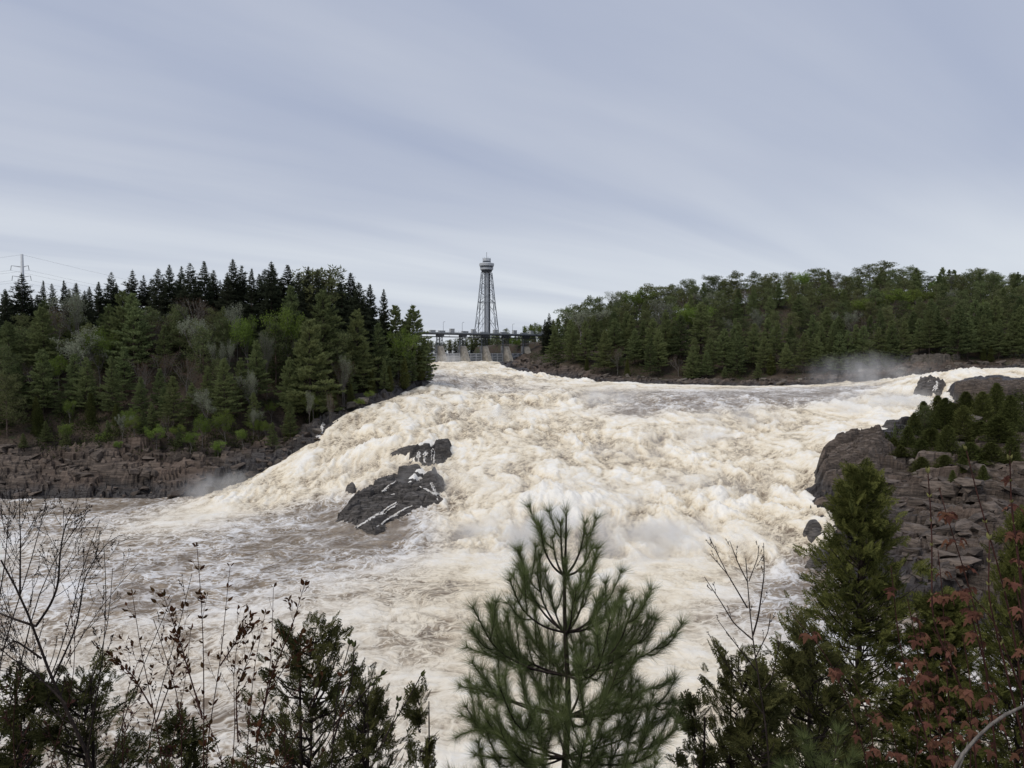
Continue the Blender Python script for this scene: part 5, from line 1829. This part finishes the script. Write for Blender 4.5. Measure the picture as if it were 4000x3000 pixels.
def cedar_mesh(seed, H, R, n, mat, spray=.17, dens=1.0, blunt=.75):
    """trunk + branch wood, and all sprays as one crown; local origin at the foot"""
    rng = np.random.default_rng(seed)
    wood = MB()
    zz = np.linspace(-.1, H * .99, 12)
    wood.tube(np.column_stack([np.cumsum(rng.normal(0, .008, 12)), np.cumsum(rng.normal(0, .008, 12)), zz]), np.linspace(.018 * H / 1.6, .004, 12), 6)
    bw = MB()
    C, A, N = [], [], []
    nb = int(n / 6)
    for b in range(nb):
        t = rng.uniform(.06, .985) ** .95
        az = b * 2.399 + rng.normal(0, .3)
        Lb = R * ((1 - t) ** blunt + .04) * rng.uniform(.40, 1.15)
        el = .10 + .6 * t + rng.normal(0, .22)
        d = np.array([math.cos(az) * math.cos(el), math.sin(az) * math.cos(el), math.sin(el)])
        p0 = np.array([0, 0, t * H - .25 * Lb])
        P = np.array([p0, p0 + d * Lb * .5 - [0, 0, .02], p0 + d * Lb + [0, 0, .10 * Lb]])
        bw.tube(P, [.006 + .004 * Lb, .004, .0015], 3)
        m = 6
        s = rng.uniform(.25, 1.0, m); s[0] = 1.0
        q = p0 + d * (Lb * s)[:, None] + np.array([0, 0, .10 * Lb]) * (s ** 2)[:, None]
        side = np.array([-math.sin(az), math.cos(az), 0])
        q = q + side * (rng.normal(0, .16, m) * Lb)[:, None] + np.array([0, 0, 1]) * (rng.normal(0, .07, m) * Lb)[:, None]
        aa = d[None] + side * rng.normal(0, .75, m)[:, None] + np.array([0, 0, .25]) + rng.normal(0, .2, (m, 3))
        aa[0] = d + [0, 0, .3]
        C.append(q); A.append(aa); N.append(np.cross(aa, rng.normal(0, 1, (m, 3)) * .9 + np.array([0, 0, 0.4])))
    C, A, N = map(np.concatenate, (C, A, N))
    # leader
    k = 10
    C = np.vstack([C, np.column_stack([rng.normal(0, .01, (k, 2)), np.linspace(H * .92, H, k)])]); A = np.vstack([A, rng.normal(0, .45, (k, 3)) + [0, 0, 1]]); N = np.vstack([N, rng.normal(0, 1, (k, 3))])
    A /= np.linalg.norm(A, axis=1, keepdims=True)
    X_ = np.cross(A, N); X_ /= np.linalg.norm(X_, axis=1, keepdims=True) + 1e-9
    Z_ = np.cross(X_, A)
    size = spray * rng.uniform(.65, 1.25, len(C))
    Vs, Fs, cnt = [], [], 0
    for g in (0, 1):
        T, TF = SPRAYS[g]
        sel = np.arange(len(C)) % 2 == g
        M = np.stack([X_[sel], A[sel], Z_[sel]], 1)
        V = np.einsum('tk,nkj->ntj', T, M) * size[sel][:, None, None] + C[sel][:, None, :]
        F = TF[None] + (np.arange(sel.sum()) * len(T))[:, None, None]
        Vs.append(V.reshape(-1, 3)); Fs.append(F.reshape(-1, 4) + cnt); cnt += len(Vs[-1])
    return wood.mesh('trunk', M_STEM, True), bw.mesh('branches', M_STEM, True), mesh_np('crown', np.concatenate(Vs), np.concatenate(Fs), mat)


CED = {'big': (cedar_mesh(5, 4.6, 1.6, 3500, M_CSPRAY, .125, blunt=.9), 4.6), 'small': (cedar_mesh(6, 2.2, .74, 1150, M_CSPRAY2, .088, blunt=.5), 2.2), 'thin': (cedar_mesh(7, 1.8, .36, 380, M_CSPRAY2, .085), 1.8)}


def front_cedar(kind, px, py, Y, label, wide=1.0, rz=0.0, group='cedars on the cliff edge'):
    (tm, bmh, cm), H0 = CED[kind]
    tip = at(px, py, Y)
    g = gz_near(tip[0], tip[1]) - .05
    s = (tip[2] - g) / H0
    root = empty('cedar_shrub', (tip[0], tip[1], g), rz, (s * wide, s * wide, s))
    tag(root, label, 'cedar', group)
    link('trunk', tm, root); link('branches', bmh, root); link('crown', cm, root)
    return root


front_cedar('big', 3362, 1835, 6.4, 'tallest cedar, full green cone rising before the right rocky bank', 1.0, .4)
front_cedar('big', 3690, 2330, 6.0, 'dense dark cedar behind the red maple leaves, just right of the tallest cedar', 1.25, 2.1)
front_cedar('big', 4010, 2020, 5.4, 'cedar cut by the right edge of the picture', .80, 4.0)
front_cedar('small', 3180, 2480, 5.4, 'low cedar leaning out from the left foot of the tallest cedar', 1.0, 1.0)
front_cedar('small', 2885, 2560, 5.2, 'dark open cedar behind the bare sapling', .75, 2.0)
front_cedar('thin', 2720, 2760, 4.8, 'thin sparse cedar between the young pine and the bare sapling', 1.0, .5)
front_cedar('thin', 2980, 2640, 4.9, 'thin cedar just right of the bare sapling trunk', 1.1, 2.5)
front_cedar('small', 1206, 2450, 4.8, 'bushy cedar with feathery tip among the bronze leaved shrubs', .85, 3.0)
front_cedar('small', 1420, 2690, 4.7, 'lower cedar beside the budding shrub, left of the young pine', .8, 5.0)
front_cedar('thin', 1642, 2715, 4.6, 'single slender cedar sprout near the left side of the young pine', .7, 1.2)
front_cedar('thin', 700, 2820, 4.8, 'low sparse cedar under the bronze leaved shrubs', 1.3, 2.9)
front_cedar('thin', 90, 2660, 4.9, 'sparse cedar in the bottom left corner', 1.5, 4.2)
front_cedar('small', 330, 2640, 5.0, 'dark cedar behind the crooked bare trunk at the lower left', 1.0, .9)


# ---- stems with twigs
def twigs(rng, P, r0, n, L, mb, tips, buds, ang=.6, up=.5, sub=2, s0=.25):
    for k in range(n):
        s = s0 + (1 - s0) * (k + rng.uniform(0, 1)) / n
        i = min(len(P) - 2, int(s * (len(P) - 1)))
        q = P[i]; d = P[i + 1] - P[i]; d /= np.linalg.norm(d) + 1e-9
        side = np.cross(d, rng.normal(size=3)); side /= np.linalg.norm(side)
        side[1] *= .7
        LL = L * rng.uniform(.5, 1.15) * (1.15 - .75 * s)
        e = q + (d * (1 - ang * .5) + side * ang + np.array([0, 0, up * .4])) * LL
        Q = smooth_path([q, q + (d * .45 + side * ang * .7) * LL * .55, e], 7)
        mb.tube(Q, np.linspace(r0 * (.55 - .3 * s), .0011, 7), 3)
        tips.append((Q[-1], Q[-1] - Q[-2]))
        for j in range(1, 7, 1):
            if rng.random() < .8:
                buds.append((Q[j], Q[j] - Q[j - 1]))
        if sub > 0 and LL > .12:
            twigs(rng, Q, r0 * .55, int(rng.integers(1, 4)), LL * .6, mb, tips, buds, ang, up, sub - 1, .3)


def bud_mesh(name, mat, w=.32, ns=5):
    mb = MB()
    th = np.arange(ns) / ns * 2 * np.pi
    rings = [(0.02, 0.0), (w * .5, .35), (w * .42, .6), (.02, 1.0)]
    V = np.concatenate([np.column_stack([np.cos(th) * r, np.full(ns, y), np.sin(th) * r]) for r, y in rings])
    mb.add(V, [[k * ns + j, k * ns + (j + 1) % ns, (k + 1) * ns + (j + 1) % ns, (k + 1) * ns + j] for k in range(3) for j in range(ns)])
    return mb.mesh(name, mat, True)


def leaf_mesh(name, mat, w=.45, fold=.25, curl=-.25):
    V = [[0, 0, 0]]; rows = [(.25, .75), (.5, 1.0), (.75, .65)]
    for y, k in rows:
        V += [[-w / 2 * k, y, fold * w * k / 2 + curl * y * y], [0, y, curl * y * y], [w / 2 * k, y, fold * w * k / 2 + curl * y * y]]
    V.append([0, 1.0, curl])
    F = [[0, 2, 1], [0, 3, 2], [1, 2, 5], [1, 5, 4], [2, 3, 6], [2, 6, 5], [4, 5, 8], [4, 8, 7], [5, 6, 9], [5, 9, 8], [7, 8, 10], [8, 9, 10]]
    return mesh_np(name, np.array(V, float), np.array(F), mat)


def maple_leaf_mesh(seed, mat):
    """young drooping leaf: three pointed lobes, toothed, folded along its ribs"""
    rng = np.random.default_rng(seed)
    out = [(0, 0), (.14, .10), (.30, .00), (.36, .12), (.52, .16), (.66, .42), (.50, .40), (.36, .38), (.26, .46), (.30, .62), (.18, .68), (.15, .84), (.0, 1.12)]
    out = [(x * rng.uniform(.88, 1.1), y * rng.uniform(.94, 1.05)) for x, y in out]
    pts = out + [(-x * rng.uniform(.9, 1.1), y) for x, y in out[-2:0:-1]]
    V = [[0, .38, .05]] + [[x, y, -.30 * abs(x) - .34 * y * y + .06 * math.sin(9 * x + 7 * y)] for x, y in pts]
    n = len(pts)
    F = [[0, 1 + i, 1 + (i + 1) % n] for i in range(n)]
    return mesh_np('leaf', np.array(V, float), np.array(F), mat)


BUD = bud_mesh('bud', M_STEM, .40, 3)
OLIVE = bud_mesh('bud', M_BUD, .42)
PALE = bud_mesh('bud', M_PALEBUD, .42)
BRONZE = [leaf_mesh('leaf', M_REDLEAF, .42, .5, -.2), leaf_mesh('leaf', M_REDLEAF, .5, .4, .15)]
MAPLES = [maple_leaf_mesh(s, M_MAPLE) for s in (1, 2, 3)]


def merge_buds(buds, me, size, rng, base):
    """tiny buds joined into one part"""
    n = len(me.vertices); V0 = np.zeros(n * 3, np.float32); me.vertices.foreach_get('co', V0); V0 = V0.reshape(-1, 3)
    F0 = np.array([list(p.vertices) for p in me.polygons])
    Vs, Fs = [], []
    for i, (p, d) in enumerate(buds):
        d = Vector(d + rng.normal(0, .4, 3) * np.linalg.norm(d)).normalized()
        R = np.array(d.to_track_quat('Y', 'Z').to_matrix())
        Vs.append(V0 @ R.T * (size * rng.uniform(.7, 1.3)) + (p - base)); Fs.append(F0 + i * n)
    return np.concatenate(Vs), np.concatenate(Fs)


def bare_shrub(name, label, cat, stems, Y, seed, r0=.012, tw=(10, .5), ang=.6, sub=2, budsize=.016, mat=None, group=None, dy=0.0, trunks=True):
    rng = np.random.default_rng(seed)
    mat = mat or M_STEM
    first = to_ground(path_at(stems[0][0], Y, dy, .03))
    base = first[0].copy()
    root = empty(name, tuple(base)); tag(root, label, cat, group)
    mbs, mbt, tips, buds = MB(), MB(), [], []
    for i, (px, r) in enumerate(stems):
        P = path_at(px, Y + (0 if i == 0 else rng.normal(0, .12)), dy, .03)
        if i == 0:
            P = first
        elif px[0][1] > 2950:
            P = to_ground(P, .05)
        P = smooth_path(P, 20)
        mbs.tube(P - base, np.linspace(r, max(.0018, r * .22), 20), 6)
        twigs(rng, P, r * .6, tw[0], tw[1], mbt, tips, buds, ang, .5, sub)
    Vm, Fm = mbt.arrays(); mbt.V, mbt.F = [Vm - base], [Fm]
    mbs.build('stem', mat, root, True)
    mbt.build('twigs', mat, root, True)['kind'] = 'stuff'
    if budsize:
        V, F = merge_buds(buds + tips, BUD, budsize, rng, base)
        b = link('buds', mesh_np('buds', V, F, mat), root); b['kind'] = 'stuff'
    return root


bare_shrub('bare_shrub', 'crooked bare dark trunk with long budding twigs at the lower left', 'shrub',
           [([(386, 2988), (283, 2838), (259, 2753), (199, 2669), (163, 2573), (140, 2446), (78, 2319), (42, 2241), (3, 2187)], .021),
            ([(140, 2446), (199, 2362), (229, 2283), (232, 2181), (250, 2060), (300, 1975)], .009),
            ([(140, 2446), (60, 2420), (-40, 2380), (-120, 2300)], .008), ([(199, 2669), (300, 2450), (330, 2250), (420, 2110), (470, 2090)], .007), ([(163, 2573), (60, 2500), (0, 2540)], .007), ([(78, 2319), (80, 2100), (75, 1990)], .006), ([(259, 2753), (160, 2650), (30, 2560), (-30, 2500)], .007)], 4.3, 31, tw=(20, .42), ang=.55, budsize=.013)
bare_shrub('bare_shrub', 'clump of slender bare stems fanning up at the left edge', 'shrub',
           [([(-40, 3000), (60, 2700), (110, 2450), (190, 2200), (340, 2000)], .010), ([(-60, 3000), (0, 2550), (90, 2300), (150, 2100), (180, 1960)], .010), ([(20, 3000), (180, 2700), (280, 2430), (310, 2230), (390, 2030)], .009),
            ([(-80, 2900), (-30, 2500), (20, 2200), (40, 1960)], .008), ([(60, 3000), (250, 2600), (400, 2350), (540, 2200)], .008)], 4.9, 32, tw=(14, .5), ang=.42, budsize=.012)
bare_shrub('bare_shrub', 'thin budding stems crossing in front of the bronze leaved shrub', 'shrub',
           [([(330, 3000), (400, 2600), (420, 2350), (405, 2120)], .007), ([(420, 3000), (520, 2700), (620, 2450), (670, 2340)], .007), ([(560, 3000), (610, 2750), (700, 2450), (750, 2240)], .007), ([(250, 3000), (330, 2700), (420, 2520), (440, 2220)], .007)], 4.6, 33, tw=(12, .34), ang=.5, budsize=.018)
bare_shrub('bare_shrub', 'tangle of fine reddish bare twigs low at the left of the bronze leaved shrubs', 'shrub',
           [([(180, 3000), (260, 2800), (300, 2600), (290, 2420)], .006), ([(480, 3000), (470, 2800), (510, 2620), (580, 2500)], .006), ([(700, 3000), (720, 2800), (660, 2600), (600, 2420)], .006), ([(900, 3000), (930, 2820), (900, 2640), (940, 2450)], .006), ([(60, 3000), (40, 2800), (90, 2600)], .006), ([(1120, 3000), (1100, 2800), (1150, 2650)], .006)], 4.4, 35, tw=(22, .34), ang=.6, budsize=.020, mat=M_REDSTEM)
sap = bare_shrub('bare_sapling', 'slim bare sapling with upswept twigs standing right of the young pine', 'sapling',
                 [([(3016, 3000), (2974, 2723), (2953, 2591), (2941, 2482), (2919, 2374), (2925, 2271), (2913, 2181)], .012), ([(2941, 2482), (2962, 2410), (2986, 2241), (2983, 2121)], .006), ([(2941, 2500), (2865, 2434), (2823, 2362), (2751, 2253)], .005),
                  ([(2919, 2374), (2841, 2241), (2772, 2163)], .005), ([(2841, 2241), (2793, 2145), (2772, 2099)], .003), ([(2919, 2271), (2883, 2200), (2850, 2112)], .004), ([(2955, 2620), (2889, 2536), (2799, 2416)], .005), ([(2986, 2690), (3016, 2651), (3052, 2482)], .004),
                  ([(2953, 2566), (3000, 2470), (3010, 2398)], .004), ([(2925, 2271), (2960, 2180), (2965, 2130)], .003), ([(2990, 2800), (2840, 2600), (2770, 2480)], .004)], 4.4, 34, tw=(3, .12), ang=.4, sub=0, budsize=.014)


def leafy_shrub(label, stems, Y, seed, leaf_n, size, name='bronze_leaved_shrub'):
    rng = np.random.default_rng(seed)
    first = to_ground(path_at(stems[0][0], Y, 0, .03)); base = first[0].copy()
    root = empty(name, tuple(base)); tag(root, label, 'shrub', 'bronze leaved shrubs at the lower left')
    mbs, mbt, tips, buds = MB(), MB(), [], []
    pts = []
    for i, (px, r) in enumerate(stems):
        P = first if i == 0 else path_at(px, Y + rng.normal(0, .15), 0, .03)
        if i and px[0][1] > 2900:
            P = to_ground(P, .05)
        P = smooth_path(P, 24)
        mbs.tube(P - base, np.linspace(r, .0016, 24), 5)
        k0 = len(tips)
        twigs(rng, P, r * .6, 7, .26, mbt, tips, buds, .5, .5, 1, .35)
        for j in range(8, 24):
            pts += [(P[j], P[j] - P[j - 1])] * 4
        pts += [(P[-1], P[-1] - P[-2])] * 6
    pts += tips * 2 + [b for i, b in enumerate(buds) if i % 2 == 0]
    Vm, Fm = mbt.arrays(); mbt.V, mbt.F = [Vm - base], [Fm]
    mbs.build('stem', M_REDSTEM, root, True)
    mbt.build('twigs', M_REDSTEM, root, True)['kind'] = 'stuff'
    rng.shuffle(pts)
    for p, d in pts[:leaf_n]:
        d = d / (np.linalg.norm(d) + 1e-9)
        s = np.cross(d, rng.normal(size=3)); s /= np.linalg.norm(s)
        copy_leaf('leaf', BRONZE[rng.integers(2)], root, tuple(p - base + s * .003), d * .8 + s * .75, size * rng.uniform(.6, 1.25), rng.uniform(0, 6.28))
    return root


leafy_shrub('bronze leaved shrub with the tallest upright stem left of centre', [([(796, 2988), (796, 2542), (784, 2301), (769, 2133)], .009), ([(800, 2950), (868, 2542), (892, 2241), (899, 2215)], .008), ([(790, 2800), (700, 2500), (640, 2330)], .005), ([(860, 2600), (960, 2450), (980, 2430)], .005)], 4.2, 41, 280, .040)
leafy_shrub('bronze leaved shrub with a leaning stem behind the crooked bare trunk', [([(640, 3000), (603, 2784), (549, 2542), (518, 2325)], .008), ([(610, 2820), (690, 2600), (700, 2480)], .005), ([(590, 2760), (520, 2640), (430, 2560)], .005), ([(650, 3000), (720, 2700), (745, 2460)], .006)], 4.3, 42, 250, .040)
leafy_shrub('bronze leaved shrub with twin tall stems beside the feathery cedar', [([(998, 2914), (1057, 2643), (1068, 2317), (1068, 2295)], .008), ([(1000, 2900), (1060, 2640), (1139, 2453), (1188, 2288)], .007), ([(960, 3000), (990, 2600), (1035, 2400)], .006), ([(1040, 2720), (1130, 2580), (1200, 2520)], .004), ([(930, 2900), (920, 2700), (1000, 2500)], .005)], 4.2, 43, 290, .040)
leafy_shrub('bronze leaved shrub low beneath the twin tall stems', [([(1080, 3000), (1180, 2850), (1260, 2640)], .006), ([(1060, 3000), (1040, 2860), (960, 2780)], .005), ([(1200, 3000), (1330, 2860), (1340, 2640)], .005), ([(880, 3000), (820, 2820), (740, 2700)], .005)], 4.0, 44, 240, .038)


def bud_shrub(label, stems, Y, seed, name, mesh, size, cat='shrub', n_pairs=5, mat=M_STEM):
    rng = np.random.default_rng(seed)
    first = to_ground(path_at(stems[0][0], Y, 0, .02)); base = first[0].copy()
    root = empty(name, tuple(base)); tag(root, label, cat)
    mbs = MB()
    for i, (px, r) in enumerate(stems):
        P = first if i == 0 else path_at(px, Y + rng.normal(0, .1), 0, .02)
        if i and px[0][1] > 2900:
            P = to_ground(P, .05)
        P = smooth_path(P, 20)
        mbs.tube(P - base, np.linspace(r, .0028, 20), 6)
        d = P[-1] - P[-3]; d /= np.linalg.norm(d)
        for k in range(3):
            s = np.cross(d, rng.normal(size=3)); s /= np.linalg.norm(s)
            copy_leaf('bud', mesh, root, tuple(P[-1] - base), d + s * .35, size * rng.uniform(.9, 1.3), rng.uniform(0, 6))
        for j in range(n_pairs):
            q = P[19 - 2 * (j + 1)]
            s = np.cross(d, rng.normal(size=3)); s /= np.linalg.norm(s)
            for sg in (-1, 1):
                copy_leaf('bud', mesh, root, tuple(q - base), d + sg * s * .5, size * rng.uniform(.5, .9), rng.uniform(0, 6))
    mbs.build('stem', mat, root, True)
    return root


bud_shrub('shrub with stout olive buds at its stem tips, left of the young pine', [([(1291, 2979), (1310, 2750), (1334, 2588), (1364, 2520)], .008), ([(1300, 2900), (1377, 2643), (1383, 2530)], .007), ([(1302, 2832), (1400, 2730), (1486, 2637)], .006), ([(1432, 2968), (1551, 2816), (1610, 2700), (1643, 2642)], .007), ([(1500, 2900), (1545, 2790), (1555, 2740)], .004)], 3.9, 51, 'budding_shrub', OLIVE, .042, n_pairs=2)
bud_shrub('tall shoots with pale swelling buds behind the red maple at the right edge', [([(4010, 2800), (3960, 2450), (3900, 2200), (3830, 1990), (3790, 1850), (3775, 1760)], .009), ([(4020, 2600), (3980, 2200), (3950, 1980), (3945, 1800)], .008), ([(3990, 2700), (3880, 2420), (3800, 2330)], .006), ([(4000, 2900), (3900, 2500), (3860, 2330), (3865, 2110)], .006), ([(3760, 2700), (3640, 2420), (3640, 2060), (3625, 1850)], .005)], 3.8, 52, 'budding_shoots', PALE, .034, n_pairs=6, mat=M_REDSTEM)


# ---- red maple with drooping young leaves
def maple(label, stems, Y, seed, leaf_n, size):
    rng = np.random.default_rng(seed)
    first = to_ground(path_at(stems[0][0], Y, 0, .02)); base = first[0].copy()
    root = empty('maple_sapling', tuple(base)); tag(root, label, 'maple', 'young red maples at the lower right')
    mbs, spots = MB(), []
    for i, (px, r) in enumerate(stems):
        P = first if i == 0 else path_at(px, Y + rng.normal(0, .25), 0, .02)
        if i and px[0][1] > 2900:
            P = to_ground(P, .05)
        P = smooth_path(P, 26)
        mbs.tube(P - base, np.linspace(r, .0022, 26), 5)
        L = np.linalg.norm(np.diff(P, axis=0), axis=1).sum()
        m = int(L / .062)
        for k in range(m):
            s = 1 - (k * .062 / L) * 1.0 - rng.uniform(0, .015)
            if s < .25:
                break
            j = min(24, int(s * 25)); spots.append((P[j], P[j + 1] - P[j]))
    rng.shuffle(spots)
    pet = MB()
    n = 0
    for p, d in spots:
        k = rng.integers(2, 6)
        for q in range(k):
            if n >= leaf_n:
                break
            az = rng.uniform(0, 6.28)
            out = np.array([math.cos(az), math.sin(az) * .8, .0])
            e = p + out * rng.uniform(.015, .045) + np.array([0, 0, rng.uniform(-.01, .02)])
            pet.tube([p - base, (p + e) / 2 - base + [0, 0, .006], e - base], .0011, 3)
            copy_leaf('leaf', MAPLES[rng.integers(3)], root, tuple(e - base), out * .75 + np.array([0, 0, -rng.uniform(.3, 1.1)]), size * rng.uniform(.65, 1.3))
            n += 1
    mbs.build('stem', M_REDSTEM, root, True)
    pet.build('leaf_stalks', M_REDSTEM, root, True)['kind'] = 'stuff'
    return root


maple('young red maple with drooping red leaves, its tall stem crossing the rocky bank', [([(3900, 3000), (3830, 2450), (3760, 2200), (3700, 2030), (3668, 1905)], .009), ([(3740, 3000), (3700, 2700), (3682, 2300), (3664, 2150)], .008), ([(3850, 2600), (3770, 2320), (3730, 2260)], .005)], 3.7, 61, 170, .044)
maple('young red maple with clustered red leaves in front of the tallest cedar', [([(3660, 3000), (3560, 2700), (3505, 2500), (3492, 2280), (3480, 2210)], .008), ([(3650, 2950), (3590, 2560), (3545, 2340)], .006), ([(3700, 3000), (3640, 2700), (3600, 2500), (3580, 2400)], .006)], 3.6, 62, 150, .044)
maple('young red maple leaning left with sparse red leaves at the cedar edge', [([(3400, 3000), (3330, 2780), (3250, 2580), (3160, 2470), (3105, 2415)], .008), ([(3420, 3000), (3400, 2800), (3330, 2650)], .005), ([(3520, 3000), (3480, 2800), (3420, 2760)], .005)], 3.7, 63, 95, .043)
maple('young red maple with dense red leaves in the lower right', [([(3820, 3000), (3780, 2750), (3730, 2600), (3640, 2450)], .008), ([(3790, 3000), (3800, 2700), (3760, 2480)], .006), ([(3560, 3050), (3600, 2850), (3570, 2780)], .005), ([(3980, 3000), (3900, 2800), (3850, 2600)], .006), ([(3700, 3050), (3660, 2900), (3560, 2860)], .005)], 3.4, 64, 130, .046)
maple('young red maple at the right edge with leaves against the rocks', [([(4030, 2500), (3975, 2150), (3935, 1850), (3945, 1760)], .007), ([(4040, 2700), (3990, 2400), (3960, 2250)], .006)], 3.8, 65, 90, .043)

# ---- dead grey branch in the bottom right corner
P = smooth_path(path_at([(3700, 3020), (3790, 2900), (3880, 2810), (3950, 2770), (4060, 2735), (4200, 2700)], 3.1, .1, .0), 24)
P = np.vstack([[P[0][0] - .05, P[0][1] - .02, gz_near(P[0][0] - .05, P[0][1] - .02) - .05], P])
P = smooth_path(P, 30)
base = P[0].copy()
root = empty('dead_branch', tuple(base)); tag(root, 'bare grey dead branch arching across the bottom right corner', 'branch')
mb = MB(); mb.tube(P - base, np.linspace(.012, .006, 30) * (1 + .12 * np.sin(np.arange(30) * 2.1)), 7); mb.build('branch', M_DEAD, root, True)
mb = MB()
for i, (dx, dz) in ((14, (-.02, .22)), (20, (.15, .16)), (24, (-.05, -.2))):
    mb.tube(smooth_path([P[i] - base, P[i] - base + [dx * .6, .05, dz * .5], P[i] - base + [dx, .1, dz]], 8), np.linspace(.007, .002, 8), 4)
mb.build('twigs', M_DEAD, root, True)
# ------------------------------------------------------------------ spray hanging over the falls
def mat_mist(name, dens, seed):
    t = NT(name)
    O = t.obj()
    L = t.node('ShaderNodeVectorMath', {0: O}, operation='LENGTH').outputs['Value']
    fall = t.rng(L, 1.0, 0.15)
    n = t.noise(t.mapping(t.pos(), (1, 1, .8), (0, 0, 0), (seed, 0, 0)), .16, 4, .55, .4)
    d = t.math('MULTIPLY', fall, t.rng(n, .40, .72))
    d = t.math('MULTIPLY', d, dens)
    v = t.node('ShaderNodeVolumePrincipled', {'Color': (.97, .97, .97, 1), 'Density': d, 'Anisotropy': .2})
    t.l.new(v.outputs[0], t.out.inputs['Volume'])
    return t.m


def ball(n=10, m=16):
    V, F = [], []
    for i in range(n + 1):
        for j in range(m):
            a, b_ = math.pi * i / n, 2 * math.pi * j / m
            V.append((math.sin(a) * math.cos(b_), math.sin(a) * math.sin(b_), math.cos(a)))
    for i in range(n):
        for j in range(m):
            F.append([i * m + j, (i + 1) * m + j, (i + 1) * m + (j + 1) % m, i * m + (j + 1) % m])
    return np.array(V), np.array(F)


BV, BF = ball()
for k, (px, py, Yd, rx, ry, rz_, dens, lab) in enumerate([
        (2130, 2120, 114, 22, 13, 7.0, 0.95, 'white spray boiling up at the foot of the main rapids'),
        (2640, 2140, 110, 20, 12, 5.5, 0.75, 'thin spray drifting over the foot of the rapids right of the pine tip'),
        (880, 1930, 151, 14, 9, 6.0, 0.416, 'spray rising against the left rock bank where the rapids end'),
        (3400, 1458, 232, 27, 16, 8.5, 0.110, 'tall thin spray drifting up before the right wood'),
        (3480, 1590, 184, 22, 12, 6.5, 0.320, 'spray filling the basin below the right falls'),
        (2380, 1560, 212, 16, 14, 5.5, 0.288, 'plume of spray thrown up in the upper middle of the rapids'),
        (2450, 1790, 158, 24, 12, 5.0, 0.224, 'veil of spray over the middle of the rapids'),
        (1800, 1870, 142, 18, 12, 4.5, 0.192, 'veil of spray beside the black island'),
        (2000, 1640, 194, 20, 14, 4.5, 0.160, 'faint spray over the upper left rapids'),
        (2900, 1650, 180, 20, 12, 5.0, 0.224, 'spray below the ledge of the right rapids'),
        (1500, 1830, 156, 20, 10, 4.5, 0.16, 'low spray over the left chute of the rapids'),
        (2250, 1960, 130, 26, 12, 5.5, 0.38, 'soft veil of spray above the lower rapids'),
        (2850, 1900, 134, 22, 12, 4.5, 0.16, 'soft spray over the lower right rapids'),
        (2700, 1720, 166, 22, 12, 4.5, 0.18, 'spray thrown up below the brown humps of water'),
        (1900, 2230, 104, 18, 9, 4.5, 0.36, 'spray drifting over the pool left of the pine tip'),
        (2450, 2260, 100, 20, 9, 4.0, 0.32, 'spray drifting over the pool behind the pine'),
        (1760, 1405, 392, 14, 10, 5.0, 0.256, 'mist at the foot of the dam gates')]):
    c = at(px, py, Yd)
    me = mesh_np('mist', BV, BF, mat_mist('mist_air', dens * .8, k * 7.3), True)
    o = link('mist', me, None, tuple(c))
    o.scale = (rx, ry, rz_)
    tag(o, lab, 'mist', kind='stuff')
# ------------------------------------------------------------------ names for the trees of the woods
def nth(i):
    i += 1
    return '%d%s' % (i, 'th' if 10 <= i % 100 <= 20 else {1: 'st', 2: 'nd', 3: 'rd'}.get(i % 10, 'th'))


LOOK = {'spruce': ('dark pointed spruce', 'spruce'), 'pine': ('green layered white pine', 'pine'), 'redpine': ('round-crowned pine', 'pine'), 'cedar': ('dense cone-shaped cedar', 'cedar'),
        'lime': ('bright yellow-green leafy tree', 'tree'), 'silver': ('pale silvery budding tree', 'tree'), 'bare': ('bare grey-brown tree', 'tree')}
WHERE = {'left_sky': 'along the left hill skyline', 'left_back': 'in the ranks behind the left skyline', 'left_slope': 'on the left wooded slope', 'left_shore': 'at the top of the left rock shelf',
         'left_point': 'on the left bank beside the rapids', 'left_dam': 'on the left bank near the dam', 'right_sky': 'along the right hill ridge', 'right_ridge': 'just behind the right ridge', 'right_dam': 'at the right end of the dam',
         'right_slope': 'standing out on the right hillside', 'right_front': 'at the foot of the right hill', 'right_upper': 'on the upper right hillside', 'far_shore': 'on the far shore behind the dam', 'right_cedars': 'in the clump on the right bank rocks'}
ONE = {'left_lone': 'thin sparse spruce standing apart at the right end of the left skyline', 'right_lone': 'crooked dark pine beside the cedar clump above the right falls', 'right_lone2': 'smaller dark pine left of the crooked pine by the right falls',
       'right_small': 'tiny pine at the tip of the right rock point', 'right_small2': 'slender little pine just right of the tiny pine on the rock point'}
rows_ = {}
for root, kind, tx, ty, row in TREES:
    if row in ONE:
        tag(root, ONE[row], LOOK[kind][1])
    else:
        rows_.setdefault((row, kind), []).append((tx, root))
for (row, kind), lst in rows_.items():
    lst.sort(key=lambda q: q[0])
    for i, (tx, root) in enumerate(lst):
        lab = '%s %s, %s from the left' % (LOOK[kind][0], WHERE[row], nth(i)) if len(lst) > 1 else '%s %s' % (LOOK[kind][0], WHERE[row])
        tag(root, lab, LOOK[kind][1], '%s trees %s' % (LOOK[kind][1], WHERE[row]) if len(lst) > 1 else None)
